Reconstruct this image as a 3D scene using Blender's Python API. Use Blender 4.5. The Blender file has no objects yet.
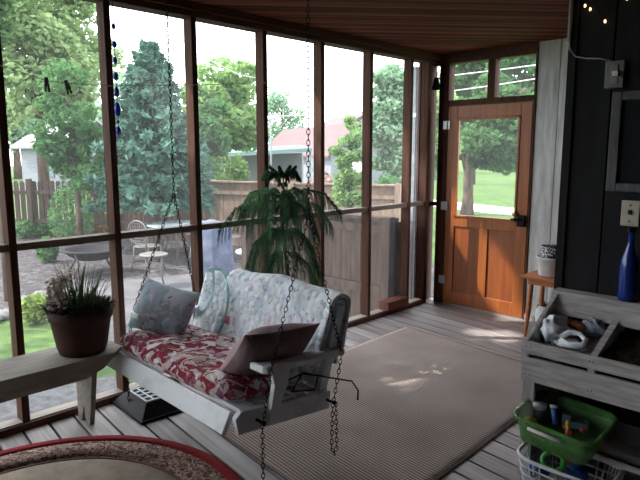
import bpy, bmesh, math, random
import numpy as np
from mathutils import Vector, Matrix, Euler, noise
R = math.radians
PI = math.pi
COL = bpy.context.scene.collection
SC = bpy.context.scene

# ------------------------------------------------------------------ camera, world, sun, exposure
F_PX, PITCH, YAW = 587.1, 0.149, -0.773
CAM = Vector((3.457, 0.0, 1.55))
cd = bpy.data.cameras.new('camera'); cam = bpy.data.objects.new('camera', cd); COL.objects.link(cam)
cd.sensor_fit = 'HORIZONTAL'; cd.sensor_width = 36.0; cd.lens = F_PX * 36.0 / 640.0
cd.clip_start = 0.05; cd.clip_end = 400
cam.location = CAM
cam.rotation_euler = (PI / 2 - PITCH, 0, -YAW)
SC.camera = cam
FWD = Vector((math.sin(YAW) * math.cos(PITCH), math.cos(YAW) * math.cos(PITCH), -math.sin(PITCH)))
RT = Vector((math.cos(YAW), -math.sin(YAW), 0)); UP = RT.cross(FWD)

def at(u, v, d):
    """a point seen at photo position u, v, standing d metres away along the view axis"""
    return CAM + d * (FWD + (u - 320) / F_PX * RT - (v - 240) / F_PX * UP)

W = bpy.data.worlds.new('world'); SC.world = W; W.use_nodes = True
nt = W.node_tree; nt.nodes.clear()
wo = nt.nodes.new('ShaderNodeOutputWorld'); wb = nt.nodes.new('ShaderNodeBackground')
tc = nt.nodes.new('ShaderNodeTexCoord'); nz = nt.nodes.new('ShaderNodeTexNoise'); rp = nt.nodes.new('ShaderNodeValToRGB')
nz.inputs['Scale'].default_value = 2.5; nz.inputs['Detail'].default_value = 5
rp.color_ramp.elements[0].color = (0.80, 0.88, 1.0, 1); rp.color_ramp.elements[1].color = (1, 1, 1, 1)
nt.links.new(tc.outputs['Generated'], nz.inputs['Vector']); nt.links.new(nz.outputs['Fac'], rp.inputs['Fac'])
nt.links.new(rp.outputs['Color'], wb.inputs['Color']); wb.inputs['Strength'].default_value = 6.0
nt.links.new(wb.outputs['Background'], wo.inputs['Surface'])

sd = bpy.data.lights.new('sun', 'SUN'); sd.energy = 9.0; sd.angle = R(0.53); sd.color = (1.0, 0.95, 0.86)
so = bpy.data.objects.new('sun', sd); COL.objects.link(so)
SUN_DIR = Vector((0.50, 0.42, -0.76))          # the way the light travels
so.rotation_euler = SUN_DIR.to_track_quat('-Z', 'Y').to_euler()

vs = SC.view_settings
SC.display_settings.display_device = 'sRGB'
vs.view_transform = 'Standard'; vs.look = 'None'; vs.gamma = 1.0; vs.use_curve_mapping = False
vs.exposure = 0.0

# ------------------------------------------------------------------ materials
def lin(c):
    return tuple(((x / 255) / 12.92 if x / 255 <= 0.04045 else ((x / 255 + 0.055) / 1.055) ** 2.4) for x in c)

def newmat(name, rough=0.7, spec=0.3):
    m = bpy.data.materials.new(name); m.use_nodes = True
    b = m.node_tree.nodes['Principled BSDF']
    b.inputs['Roughness'].default_value = rough; b.inputs['Specular IOR Level'].default_value = spec
    return m, m.node_tree, b

def ramp(nt, stops, interp='LINEAR'):
    r = nt.nodes.new('ShaderNodeValToRGB'); r.color_ramp.interpolation = interp
    while len(r.color_ramp.elements) < len(stops): r.color_ramp.elements.new(0.5)
    for e, (p, c) in zip(r.color_ramp.elements, stops):
        e.position = p; e.color = (*c, 1)
    return r

def noisy(name, stops, scale=(6, 6, 6), detail=4, rough=0.7, spec=0.3, bump=0.0, bscale=None, interp='LINEAR', rot=(0, 0, 0), metal=0.0, coord='Object', nrough=0.6):
    m, nt, b = newmat(name, rough, spec)
    tc = nt.nodes.new('ShaderNodeTexCoord'); mp = nt.nodes.new('ShaderNodeMapping'); n = nt.nodes.new('ShaderNodeTexNoise')
    mp.inputs['Scale'].default_value = scale; mp.inputs['Rotation'].default_value = rot
    n.inputs['Scale'].default_value = 1.0; n.inputs['Detail'].default_value = detail; n.inputs['Roughness'].default_value = nrough
    r = ramp(nt, stops, interp)
    L = nt.links.new
    L(tc.outputs[coord], mp.inputs['Vector']); L(mp.outputs['Vector'], n.inputs['Vector'])
    L(n.outputs['Fac'], r.inputs['Fac']); L(r.outputs['Color'], b.inputs['Base Color'])
    b.inputs['Metallic'].default_value = metal
    if bump:
        bp = nt.nodes.new('ShaderNodeBump'); bp.inputs['Strength'].default_value = bump; bp.inputs['Distance'].default_value = 0.01
        if bscale:
            n2 = nt.nodes.new('ShaderNodeTexNoise'); n2.inputs['Scale'].default_value = bscale
            L(tc.outputs[coord], n2.inputs['Vector']); L(n2.outputs['Fac'], bp.inputs['Height'])
        else: L(n.outputs['Fac'], bp.inputs['Height'])
        L(bp.outputs['Normal'], b.inputs['Normal'])
    return m

def wood(name, c1, c2, axis='x', fine=60, coarse=2.0, rough=0.6, spec=0.3, bump=0.3):
    s = [fine, fine, fine]; s['xyz'.index(axis)] = coarse
    return noisy(name, [(0.3, c1), (0.7, c2)], s, 5, rough, spec, bump)

def plain(name, c, rough=0.6, spec=0.3, metal=0.0, var=0.12, scale=20):
    a = tuple(x * (1 - var) for x in c); b = tuple(min(1, x * (1 + var)) for x in c)
    return noisy(name, [(0.3, a), (0.7, b)], (scale,) * 3, 3, rough, spec, 0, metal=metal)

def plank_mat(name, c1, c2, width, angle, phase=0.0, groove=(0.02, 0.012, 0.01), gw=0.05, rough=0.6, spec=0.3, coarse=1.5, fine=40, tone=0.35):
    """planks running along the direction 'angle' in the xy plane, each plank its own tone"""
    m, nt, b = newmat(name, rough, spec); L = nt.links.new; N = nt.nodes.new
    tc = N('ShaderNodeTexCoord'); mp = N('ShaderNodeMapping'); mp.inputs['Rotation'].default_value = (0, 0, -angle)
    mp.vector_type = 'POINT'
    L(tc.outputs['Object'], mp.inputs['Vector'])
    sx = N('ShaderNodeSeparateXYZ'); L(mp.outputs['Vector'], sx.inputs[0])
    d = N('ShaderNodeMath'); d.operation = 'MULTIPLY_ADD'; d.inputs[1].default_value = 1 / width; d.inputs[2].default_value = -phase / width
    L(sx.outputs['Y'], d.inputs[0])
    fl = N('ShaderNodeMath'); fl.operation = 'FLOOR'; L(d.outputs[0], fl.inputs[0])
    fr = N('ShaderNodeMath'); fr.operation = 'FRACT'; L(d.outputs[0], fr.inputs[0])
    wn = N('ShaderNodeTexWhiteNoise'); wn.noise_dimensions = '1D'; L(fl.outputs[0], wn.inputs['W'])
    cb = N('ShaderNodeCombineXYZ')
    m1 = N('ShaderNodeMath'); m1.operation = 'MULTIPLY'; m1.inputs[1].default_value = coarse; L(sx.outputs['X'], m1.inputs[0])
    m2 = N('ShaderNodeMath'); m2.operation = 'MULTIPLY'; m2.inputs[1].default_value = fine; L(sx.outputs['Y'], m2.inputs[0])
    m3 = N('ShaderNodeMath'); m3.operation = 'MULTIPLY'; m3.inputs[1].default_value = 50; L(wn.outputs['Value'], m3.inputs[0])
    L(m1.outputs[0], cb.inputs[0]); L(m2.outputs[0], cb.inputs[1]); L(m3.outputs[0], cb.inputs[2])
    n = N('ShaderNodeTexNoise'); n.inputs['Scale'].default_value = 1; n.inputs['Detail'].default_value = 5
    L(cb.outputs[0], n.inputs['Vector'])
    ad = N('ShaderNodeMath'); ad.operation = 'MULTIPLY_ADD'; ad.inputs[1].default_value = tone; L(wn.outputs['Value'], ad.inputs[0])
    sb = N('ShaderNodeMath'); sb.operation = 'SUBTRACT'; sb.inputs[1].default_value = tone / 2; L(n.outputs['Fac'], sb.inputs[0]); L(sb.outputs[0], ad.inputs[2])
    r = ramp(nt, [(0.25, c1), (0.75, c2)]); L(ad.outputs[0], r.inputs['Fac'])
    lt = N('ShaderNodeMath'); lt.operation = 'LESS_THAN'; lt.inputs[1].default_value = gw; L(fr.outputs[0], lt.inputs[0])
    mx = N('ShaderNodeMix'); mx.data_type = 'RGBA'; L(lt.outputs[0], mx.inputs['Factor']); L(r.outputs['Color'], mx.inputs['A']); mx.inputs['B'].default_value = (*groove, 1)
    L(mx.outputs['Result'], b.inputs['Base Color'])
    bp = N('ShaderNodeBump'); bp.inputs['Strength'].default_value = 0.25; bp.inputs['Distance'].default_value = 0.005
    L(n.outputs['Fac'], bp.inputs['Height']); L(bp.outputs['Normal'], b.inputs['Normal'])
    return m

def leafmat(name, c1, c2, c3=None, trans=0.35, scale=1.2):
    m, nt, b = newmat(name, 0.85, 0.04); L = nt.links.new; N = nt.nodes.new
    tc = N('ShaderNodeTexCoord'); n = N('ShaderNodeTexNoise'); n.inputs['Scale'].default_value = scale; n.inputs['Detail'].default_value = 6; n.inputs['Roughness'].default_value = 0.8
    L(tc.outputs['Object'], n.inputs['Vector'])
    st = [(0.35, c1), (0.62, c2)] + ([(0.72, c3)] if c3 else [])
    r = ramp(nt, st); L(n.outputs['Fac'], r.inputs['Fac']); L(r.outputs['Color'], b.inputs['Base Color'])
    t = N('ShaderNodeBsdfTranslucent'); L(r.outputs['Color'], t.inputs['Color'])
    mx = N('ShaderNodeMixShader'); mx.inputs[0].default_value = trans
    out = nt.nodes['Material Output']; L(b.outputs[0], mx.inputs[1]); L(t.outputs[0], mx.inputs[2]); L(mx.outputs[0], out.inputs['Surface'])
    return m

def cloth_print(name, base, spots, scale=9, thr=0.5, rough=0.9, warp=0.4):
    """a printed cloth: irregular blotches of several colours on a base colour"""
    m, nt, b = newmat(name, rough, 0.1); L = nt.links.new; N = nt.nodes.new
    tc = N('ShaderNodeTexCoord'); cur = None
    nb = N('ShaderNodeTexNoise'); nb.inputs['Scale'].default_value = 30; L(tc.outputs['Object'], nb.inputs['Vector'])
    br = ramp(nt, [(0.3, tuple(x * 0.85 for x in base)), (0.7, base)]); L(nb.outputs['Fac'], br.inputs['Fac']); cur = br.outputs['Color']
    for i, (c, sc, th) in enumerate(spots):
        mp = N('ShaderNodeMapping'); mp.inputs['Location'].default_value = (3.7 * i, 1.3 * i, 2.1 * i); L(tc.outputs['Object'], mp.inputs['Vector'])
        n = N('ShaderNodeTexNoise'); n.inputs['Scale'].default_value = sc; n.inputs['Detail'].default_value = 2.5; n.inputs['Distortion'].default_value = warp
        L(mp.outputs['Vector'], n.inputs['Vector'])
        r = ramp(nt, [(th, (0, 0, 0)), (th + 0.03, (1, 1, 1))]); L(n.outputs['Fac'], r.inputs['Fac'])
        mx = N('ShaderNodeMix'); mx.data_type = 'RGBA'; L(r.outputs['Color'], mx.inputs['Factor']); L(cur, mx.inputs['A']); mx.inputs['B'].default_value = (*c, 1)
        cur = mx.outputs['Result']
    L(cur, b.inputs['Base Color'])
    n2 = N('ShaderNodeTexNoise'); n2.inputs['Scale'].default_value = 25; L(tc.outputs['Object'], n2.inputs['Vector'])
    bp = N('ShaderNodeBump'); bp.inputs['Strength'].default_value = 0.4; bp.inputs['Distance'].default_value = 0.01
    L(n2.outputs['Fac'], bp.inputs['Height']); L(bp.outputs['Normal'], b.inputs['Normal'])
    return m

def striped(name, c1, c2, freq, angle, rough=0.95):
    m, nt, b = newmat(name, rough, 0.1); L = nt.links.new; N = nt.nodes.new
    tc = N('ShaderNodeTexCoord'); mp = N('ShaderNodeMapping'); mp.inputs['Rotation'].default_value = (0, 0, -angle)
    L(tc.outputs['Object'], mp.inputs['Vector'])
    w = N('ShaderNodeTexWave'); w.wave_type = 'BANDS'; w.bands_direction = 'Y'; w.inputs['Scale'].default_value = freq; w.inputs['Distortion'].default_value = 0.15
    L(mp.outputs['Vector'], w.inputs['Vector'])
    n = N('ShaderNodeTexNoise'); n.inputs['Scale'].default_value = 2.5; n.inputs['Detail'].default_value = 6; L(tc.outputs['Object'], n.inputs['Vector'])
    r = ramp(nt, [(0.25, c1), (0.6, c2)]); L(w.outputs['Fac'], r.inputs['Fac'])
    mx = N('ShaderNodeMix'); mx.data_type = 'RGBA'; mx.blend_type = 'MULTIPLY'; mx.inputs['Factor'].default_value = 0.6
    r2 = ramp(nt, [(0.3, (0.7, 0.68, 0.66)), (0.7, (1.1, 1.1, 1.1))]); L(n.outputs['Fac'], r2.inputs['Fac'])
    L(r.outputs['Color'], mx.inputs['A']); L(r2.outputs['Color'], mx.inputs['B']); L(mx.outputs['Result'], b.inputs['Base Color'])
    bp = N('ShaderNodeBump'); bp.inputs['Strength'].default_value = 0.8; bp.inputs['Distance'].default_value = 0.004
    L(w.outputs['Fac'], bp.inputs['Height']); L(bp.outputs['Normal'], b.inputs['Normal'])
    return m

def clearish(name, tint, alpha, rough=0.5):
    """thin see-through sheet: mostly transparent, a little diffuse (insect screen, clear plastic)"""
    m, nt, b = newmat(name, rough, 0.1); L = nt.links.new; N = nt.nodes.new
    t = N('ShaderNodeBsdfTransparent'); d = N('ShaderNodeBsdfDiffuse'); d.inputs['Color'].default_value = (*tint, 1)
    tr = N('ShaderNodeBsdfTranslucent'); tr.inputs['Color'].default_value = (*tint, 1)
    ad = N('ShaderNodeMixShader'); ad.inputs[0].default_value = 0.5; L(d.outputs[0], ad.inputs[1]); L(tr.outputs[0], ad.inputs[2])
    mx = N('ShaderNodeMixShader'); mx.inputs[0].default_value = alpha
    L(t.outputs[0], mx.inputs[1]); L(ad.outputs[0], mx.inputs[2]); L(mx.outputs[0], nt.nodes['Material Output'].inputs['Surface'])
    return m

def emis(name, c, s):
    m, nt, b = newmat(name); b.inputs['Base Color'].default_value = (*c, 1)
    b.inputs['Emission Color'].default_value = (*c, 1); b.inputs['Emission Strength'].default_value = s
    return m

BA = -R(6.6)      # the deck boards run a little off square
M = {}
M['deck'] = plank_mat('deck_boards', (0.16, 0.138, 0.136), (0.39, 0.345, 0.335), 0.14, BA, 1.06, gw=0.0, rough=0.5, spec=0.55)
M['under'] = plain('under_deck_shade', (0.012, 0.01, 0.01), 0.9)
M['ceil'] = plank_mat('ceiling_boards', (0.085, 0.024, 0.016), (0.27, 0.078, 0.050), 0.038, R(49), 0.0, groove=(0.006, 0.002, 0.002), gw=0.16, rough=0.75, spec=0.08, tone=0.8)
M['stud'] = wood('stud_wood', (0.050, 0.022, 0.016), (0.115, 0.055, 0.038), 'z', 50, 2.5, 0.75, 0.12)
M['rail'] = wood('rail_wood', (0.11, 0.07, 0.05), (0.22, 0.16, 0.12), 'y', 50, 2.5)
M['sill'] = wood('lit_sill_top', (0.25, 0.22, 0.18), (0.42, 0.37, 0.32), 'y', 40, 2.5)
M['beam'] = wood('beam_wood', (0.06, 0.02, 0.012), (0.13, 0.05, 0.03), 'y', 40, 2)
M['door'] = wood('door_wood', (0.24, 0.062, 0.012), (0.40, 0.115, 0.022), 'z', 30, 2.0, 0.4, 0.45, 0.1)
M['doorp'] = wood('door_panel_wood', (0.19, 0.048, 0.010), (0.32, 0.085, 0.018), 'z', 30, 2.0, 0.4, 0.45, 0.1)
M['siding'] = noisy('grey_siding_wood', [(0.3, (0.42, 0.41, 0.41)), (0.7, (0.72, 0.71, 0.71))], (25, 25, 3), 5, 0.8, 0.2, 0.4)
M['darkwall'] = noisy('dark_siding', [(0.3, (0.004, 0.004, 0.005)), (0.7, (0.011, 0.011, 0.013))], (18, 18, 3), 5, 0.75, 0.25, 0.4)
M['white'] = noisy('swing_paint', [(0.3, (0.66, 0.69, 0.73)), (0.5, (0.80, 0.83, 0.87))], (9, 9, 9), 5, 0.55, 0.35, 0.1)
M['greywood'] = noisy('weathered_grey_wood', [(0.25, (0.235, 0.22, 0.21)), (0.7, (0.53, 0.505, 0.49))], (6, 45, 45), 5, 0.8, 0.2, 0.4)
M['greywoodz'] = noisy('weathered_grey_wood_upright', [(0.25, (0.235, 0.22, 0.21)), (0.7, (0.53, 0.505, 0.49))], (45, 45, 6), 5, 0.8, 0.2, 0.4)
M['bench'] = noisy('bench_wood', [(0.25, (0.20, 0.18, 0.155)), (0.7, (0.36, 0.33, 0.29))], (40, 5, 40), 5, 0.75, 0.2, 0.3)
M['iron'] = plain('chain_iron', (0.025, 0.02, 0.018), 0.7, 0.15, 0.0)
M['blackplastic'] = plain('black_plastic', (0.006, 0.007, 0.010), 0.55, 0.12)
M['lattice'] = plain('pale_lattice', (0.42, 0.44, 0.46), 0.5)
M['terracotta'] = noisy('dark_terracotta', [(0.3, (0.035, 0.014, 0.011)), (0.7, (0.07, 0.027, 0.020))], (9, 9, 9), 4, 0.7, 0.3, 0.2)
M['soil'] = noisy('soil', [(0.3, (0.008, 0.006, 0.005)), (0.7, (0.05, 0.035, 0.025))], (40, 40, 40), 5, 0.95, 0.1, 1.0)
M['metal'] = plain('dull_metal', (0.42, 0.42, 0.43), 0.35, 0.5, 0.8)
M['brass'] = plain('brass', (0.65, 0.48, 0.2), 0.3, 0.5, 0.9)
M['ivory'] = plain('ivory_plate', (0.48, 0.44, 0.35), 0.4, 0.4)
M['bark'] = noisy('bark', [(0.3, (0.05, 0.035, 0.025)), (0.7, (0.14, 0.10, 0.08))], (12, 12, 3), 5, 0.9, 0.1, 0.6)
M['bluebottle'] = plain('cobalt_glaze', (0.008, 0.03, 0.22), 0.15, 0.6)
M['beads'] = plain('blue_glass', (0.02, 0.06, 0.55), 0.12, 0.7)
M['whiteplastic'] = plain('white_plastic', (0.66, 0.67, 0.70), 0.4, 0.4)
M['bag'] = noisy('white_bag_plastic', [(0.3, (0.62, 0.68, 0.72)), (0.7, (0.85, 0.88, 0.92))], (18,) * 3, 4, 0.35, 0.5, 0.5)
M['wire'] = plain('grey_cord', (0.30, 0.29, 0.27), 0.6)
M['line'] = plain('pale_line', (0.55, 0.55, 0.55), 0.6)

# ------------------------------------------------------------------ mesh building
class MB:
    def __init__(s): s.v = []; s.f = []; s.sm = []
    def add(s, vs, fs, smooth=False, mat=None):
        o = len(s.v)
        for p in vs:
            p = Vector(p)
            if mat is not None: p = mat @ p
            s.v.append(tuple(p))
        for f in fs: s.f.append(tuple(i + o for i in f)); s.sm.append(smooth)
        return s
    def box(s, x0, x1, y0, y1, z0, z1, mat=None):
        vs = [(x, y, z) for z in (z0, z1) for y in (y0, y1) for x in (x0, x1)]
        return s.add(vs, [(0, 2, 3, 1), (4, 5, 7, 6), (0, 1, 5, 4), (2, 6, 7, 3), (0, 4, 6, 2), (1, 3, 7, 5)], False, mat)
    def prism(s, pts, a0, a1, axis='z', mat=None, smooth=False):
        n = len(pts)
        def P(p, a):
            if axis == 'z': return (p[0], p[1], a)
            if axis == 'x': return (a, p[0], p[1])
            return (p[0], a, p[1])
        vs = [P(p, a0) for p in pts] + [P(p, a1) for p in pts]
        fs = [tuple(range(n))[::-1], tuple(range(n, 2 * n))] + [(i, (i + 1) % n, n + (i + 1) % n, n + i) for i in range(n)]
        return s.add(vs, fs, smooth, mat)
    def tube(s, pts, r, n=8, cap=True, mat=None):
        pts = [Vector(p) for p in pts]; rs = r if isinstance(r, (list, tuple)) else [r] * len(pts)
        vs = []; fs = []; prev = None
        for i, p in enumerate(pts):
            t = (pts[min(i + 1, len(pts) - 1)] - pts[max(i - 1, 0)]).normalized()
            if prev is None:
                a = t.cross(Vector((0, 0, 1)) if abs(t.z) < 0.9 else Vector((1, 0, 0))).normalized()
            else:
                a = (prev - t * prev.dot(t)); a = a.normalized() if a.length > 1e-6 else t.orthogonal().normalized()
            prev = a; b = t.cross(a)
            for k in range(n):
                an = 2 * PI * k / n; vs.append(p + (a * math.cos(an) + b * math.sin(an)) * rs[i])
        for i in range(len(pts) - 1):
            for k in range(n):
                fs.append((i * n + k, i * n + (k + 1) % n, (i + 1) * n + (k + 1) % n, (i + 1) * n + k))
        if cap: fs += [tuple(range(n))[::-1], tuple(range((len(pts) - 1) * n, len(pts) * n))]
        return s.add(vs, fs, True, mat)
    def lathe(s, prof, n=24, c=(0, 0, 0), mat=None):
        vs = []; fs = []
        for r, z in prof:
            for k in range(n): vs.append((c[0] + r * math.cos(2 * PI * k / n), c[1] + r * math.sin(2 * PI * k / n), c[2] + z))
        for i in range(len(prof) - 1):
            for k in range(n): fs.append((i * n + k, i * n + (k + 1) % n, (i + 1) * n + (k + 1) % n, (i + 1) * n + k))
        if prof[0][0] > 1e-5: fs.append(tuple(range(n))[::-1])
        if prof[-1][0] > 1e-5: fs.append(tuple(range((len(prof) - 1) * n, len(prof) * n)))
        return s.add(vs, fs, True, mat)
    def ball(s, c, r, n=12, sc=(1, 1, 1), jit=0, seed=0, mat=None):
        rnd = random.Random(seed); vs = []; fs = []; m = n // 2
        for i in range(m + 1):
            th = PI * i / m
            for k in range(n):
                j = 1 + (rnd.random() - .5) * jit if 0 < i < m else 1
                ph = 2 * PI * k / n
                vs.append((c[0] + r * sc[0] * j * math.sin(th) * math.cos(ph), c[1] + r * sc[1] * j * math.sin(th) * math.sin(ph), c[2] + r * sc[2] * j * math.cos(th)))
        for i in range(m):
            for k in range(n): fs.append((i * n + k, (i + 1) * n + k, (i + 1) * n + (k + 1) % n, i * n + (k + 1) % n))
        return s.add(vs, fs, True, mat)
    def grid(s, fn, nu, nv, mat=None, closeu=False):
        vs = [fn(i / nu, j / nv) for j in range(nv + 1) for i in range(nu + 1)]
        fs = [(j * (nu + 1) + i, j * (nu + 1) + i + 1, (j + 1) * (nu + 1) + i + 1, (j + 1) * (nu + 1) + i) for j in range(nv) for i in range(nu)]
        return s.add(vs, fs, True, mat)
    def chain(s, pts, link=0.030, r=0.0028, w=0.0078, mat=None):
        """oval links following a path"""
        pts = [Vector(p) for p in pts]; L = [0]
        for a, b in zip(pts, pts[1:]): L.append(L[-1] + (b - a).length)
        step = link * 0.78; n = max(1, int(L[-1] / step)); k = 0
        for i in range(n):
            d = (i + 0.5) * L[-1] / n
            while k < len(L) - 2 and L[k + 1] < d: k += 1
            t = (d - L[k]) / max(1e-6, L[k + 1] - L[k]); p = pts[k].lerp(pts[k + 1], t); ax = (pts[k + 1] - pts[k]).normalized()
            a = ax.orthogonal().normalized(); b = ax.cross(a)
            if i % 2: a, b = b, a
            loop = []
            for q in range(8):
                an = 2 * PI * q / 8; loop.append(p + a * w * math.cos(an) + ax * link * 0.5 * math.sin(an))
            vs = []; fs = []
            for q in range(8):
                o = (loop[q] - p).normalized(); nn = b
                for e in range(4):
                    an = 2 * PI * e / 4 + PI / 4; vs.append(loop[q] + (o * math.cos(an) + nn * math.sin(an)) * r)
            for q in range(8):
                for e in range(4): fs.append((q * 4 + e, q * 4 + (e + 1) % 4, ((q + 1) % 8) * 4 + (e + 1) % 4, ((q + 1) % 8) * 4 + e))
            s.add(vs, fs, True, mat)
        return s
    def build(s, name, m, parent=None, bevel=0, loc=None, sub=0, solid=0, matrix=None):
        me = bpy.data.meshes.new(name); me.from_pydata(s.v, [], s.f); me.update()
        me.polygons.foreach_set('use_smooth', s.sm)
        bm = bmesh.new(); bm.from_mesh(me); bmesh.ops.recalc_face_normals(bm, faces=bm.faces); bm.to_mesh(me); bm.free()
        for mm in (m if isinstance(m, (list, tuple)) else [m]): me.materials.append(mm)
        o = bpy.data.objects.new(name, me); COL.objects.link(o)
        if parent is not None: o.parent = parent
        if loc is not None: o.location = loc
        if matrix is not None: o.matrix_world = matrix
        if solid:
            q = o.modifiers.new('solidify', 'SOLIDIFY'); q.thickness = solid; q.offset = 0
        if bevel:
            q = o.modifiers.new('bevel', 'BEVEL'); q.width = bevel; q.segments = 2; q.limit_method = 'ANGLE'; q.angle_limit = R(50)
        if sub:
            q = o.modifiers.new('sub', 'SUBSURF'); q.levels = sub; q.render_levels = sub
        return o

def tag(o, label=None, cat=None, group=None, kind=None):
    if label: o['label'] = label
    if cat: o['category'] = cat
    if group: o['group'] = group
    if kind: o['kind'] = kind
    return o
def thing(name, label, cat, loc=(0, 0, 0), rot=(0, 0, 0), group=None, matrix=None):
    o = bpy.data.objects.new(name, None); COL.objects.link(o); o.location = loc; o.rotation_euler = rot
    if matrix is not None: o.matrix_world = matrix
    o.empty_display_size = 0.1
    return tag(o, label, cat, group)
def struct(o): o['kind'] = 'structure'; return o
def dup(root, loc=None, rotz=None, label=None, group=None):
    r = root.copy(); COL.objects.link(r)
    if loc is not None: r.location = loc
    if rotz is not None: r.rotation_euler = (0, 0, rotz)
    if label: r['label'] = label
    if group: r['group'] = group
    for ch in list(root.children):
        c = ch.copy(); COL.objects.link(c); c.parent = r
        for g in list(ch.children):
            d = g.copy(); COL.objects.link(d); d.parent = c
    return r

# ------------------------------------------------------------------ the porch: floor, ceiling, walls
YD = 5.138       # inner face of the door wall
ZC = 2.50        # ceiling
XR = 2.262       # side face of the house
YH = 2.98        # front face of the house wall
XE, YB = 5.2, -2.6
d_ = Vector((math.cos(BA), math.sin(BA))); n_ = Vector((-math.sin(BA), math.cos(BA)))
fb = MB(); k0 = int((YB - 1 - 1.06) / 0.14); k1 = int((YD + 1.2 - 1.06) / 0.14)
def clip_poly(poly, x0, x1, y0, y1):
    def cl(poly, ins, inter):
        out = []
        for i in range(len(poly)):
            a, b = poly[i - 1], poly[i]
            if ins(b):
                if not ins(a): out.append(inter(a, b))
                out.append(b)
            elif ins(a): out.append(inter(a, b))
        return out
    for ax, lim, sg in ((0, x0, 1), (0, x1, -1), (1, y0, 1), (1, y1, -1)):
        if not poly: return poly
        poly = cl(poly, lambda p: (p[ax] - lim) * sg >= 0, lambda a, b: a + (b - a) * ((lim - a[ax]) / (b[ax] - a[ax])))
    return poly
for k in range(k0, k1):
    s0 = 1.06 + k * 0.14 + 0.006; s1 = s0 + 0.127
    poly = [d_ * -1 + n_ * s0, d_ * 8 + n_ * s0, d_ * 8 + n_ * s1, d_ * -1 + n_ * s1]
    poly = clip_poly(poly, -0.02, XE, YB, YD + 0.1)
    if len(poly) > 2: fb.prism([tuple(p) for p in poly], -0.035, 0.0)
struct(fb.build('floor', M['deck'], bevel=0.0025))
struct(MB().box(-0.02, XE, YB, YD + 0.1, -0.25, -0.04).build('trim_9', M['under']))       # one slab for joists and rim, coloured near-black as shade below the gaps
struct(MB().box(-0.30, XE, YB, YD + 0.15, ZC, ZC + 0.12).build('ceiling', M['ceil']))

# left wall: one stud each, rails between, plates
ys = [-1.96, -1.36, -0.75, -0.145, 0.458, 1.062, 1.664, 2.256, 2.862, 3.467, 4.083, 4.685]
SW = 0.040; SD = 0.089
ti = 10
for i, y in enumerate(ys):
    struct(MB().box(0, SD, y, y + SW, 0.04, 2.414).build('trim_%d' % ti, M['stud'], bevel=0.002)); ti += 1
ed = [(ys[i] + SW, ys[i + 1]) for i in range(len(ys) - 1)] + [(ys[-1] + SW, 4.96)]
for a, b in ed:
    struct(MB().box(0.0, 0.080, a, b, 1.016, 1.056).build('trim_%d' % ti, M['rail'], bevel=0.002)); ti += 1
struct(MB().box(-0.02, 0.105, YB, 4.96, -0.02, 0.040).build('trim_1', M['beam'], bevel=0.003))
struct(MB().box(0.004, 0.088, YB, 4.96, 0.0405, 0.047).build('trim_2', M['sill']))  # top of the sill plate, coloured paler for the daylight on it
struct(MB().box(-0.02, 0.10, YB, YD, 2.414, ZC).build('trim_3', M['beam'], bevel=0.003))
struct(MB().box(0.10, 0.13, YB, YD, 2.452, ZC).build('trim_4', M['beam'], bevel=0.003))
struct(MB().box(-0.02, 0.02, 4.96, YD + 0.09, 0.0, 2.414).box(0.0, 0.10, 4.96, 5.02, 0.0, 2.414).build('trim_5', M['stud'], bevel=0.003))  # corner post
M['screen'] = clearish('insect_screen', (0.58, 0.58, 0.62), 0.05)
M['glass'] = clearish('clear_pane', (0.6, 0.62, 0.65), 0.05)
wi = 1
for a, b in ed:
    if b < 0.3: continue
    for z0, z1 in ((0.047, 1.016), (1.056, 2.414)):
        struct(MB().box(0.004, 0.006, a, b, z0, z1).build('window_%d' % wi, M['screen'])); wi += 1

# door wall
DX0, DX1, DZ = 0.229, 1.093, 1.993
struct(MB().box(0.115, DX0 - 0.004, YD - 0.01, YD + 0.09, 0, 2.40).build('trim_6', M['stud'], bevel=0.003))          # hinge jamb
struct(MB().box(0.02, 1.115, YD - 0.01, YD + 0.09, 2.40, ZC).build('trim_7', M['beam'], bevel=0.003))           # head
struct(MB().box(DX0 - 0.004, 1.10, YD - 0.012, YD + 0.09, 2.0, 2.05).build('trim_8', M['stud'], bevel=0.003))            # transom bar
struct(MB().box(0.636, 0.712, YD - 0.005, YD + 0.085, 2.05, 2.40).build('trim_%d' % ti, M['stud'], bevel=0.003)); ti += 1
struct(MB().box(1.0955, 1.115, YD - 0.01, YD + 0.09, 0, 2.40).build('trim_%d' % ti, M['stud'], bevel=0.003)); ti += 1
struct(MB().box(0.02, 0.115, YD + 0.02, YD + 0.06, 1.00, 1.04).build('trim_%d' % ti, M['stud'])); ti += 1
for x0, x1, z0, z1 in ((0.021, 0.114, 1.04, 2.40), (0.021, 0.114, 0.0, 1.0), (DX0 - .003, 0.635, 2.05, 2.40), (0.713, 1.094, 2.05, 2.40)):
    struct(MB().box(x0, x1, YD + 0.04, YD + 0.043, z0, z1).build('window_%d' % wi, M['screen'])); wi += 1
sdg = MB(); x = 1.1155
while x < XR + 0.01:
    x1 = min(x + 0.198, XR + 0.02); sdg.box(x, x1 - 0.006, YD, YD + 0.03, 0, ZC); x += 0.198
sdg.box(1.116, XR + .02, YD + 0.012, YD + 0.09, 0, ZC)
struct(sdg.build('wall_back', M['siding'], bevel=0.002))
struct(MB().box(1.116, XR, YD - 0.012, YD, 0, 0.06).build('baseboard_back', M['greywood']))
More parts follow.
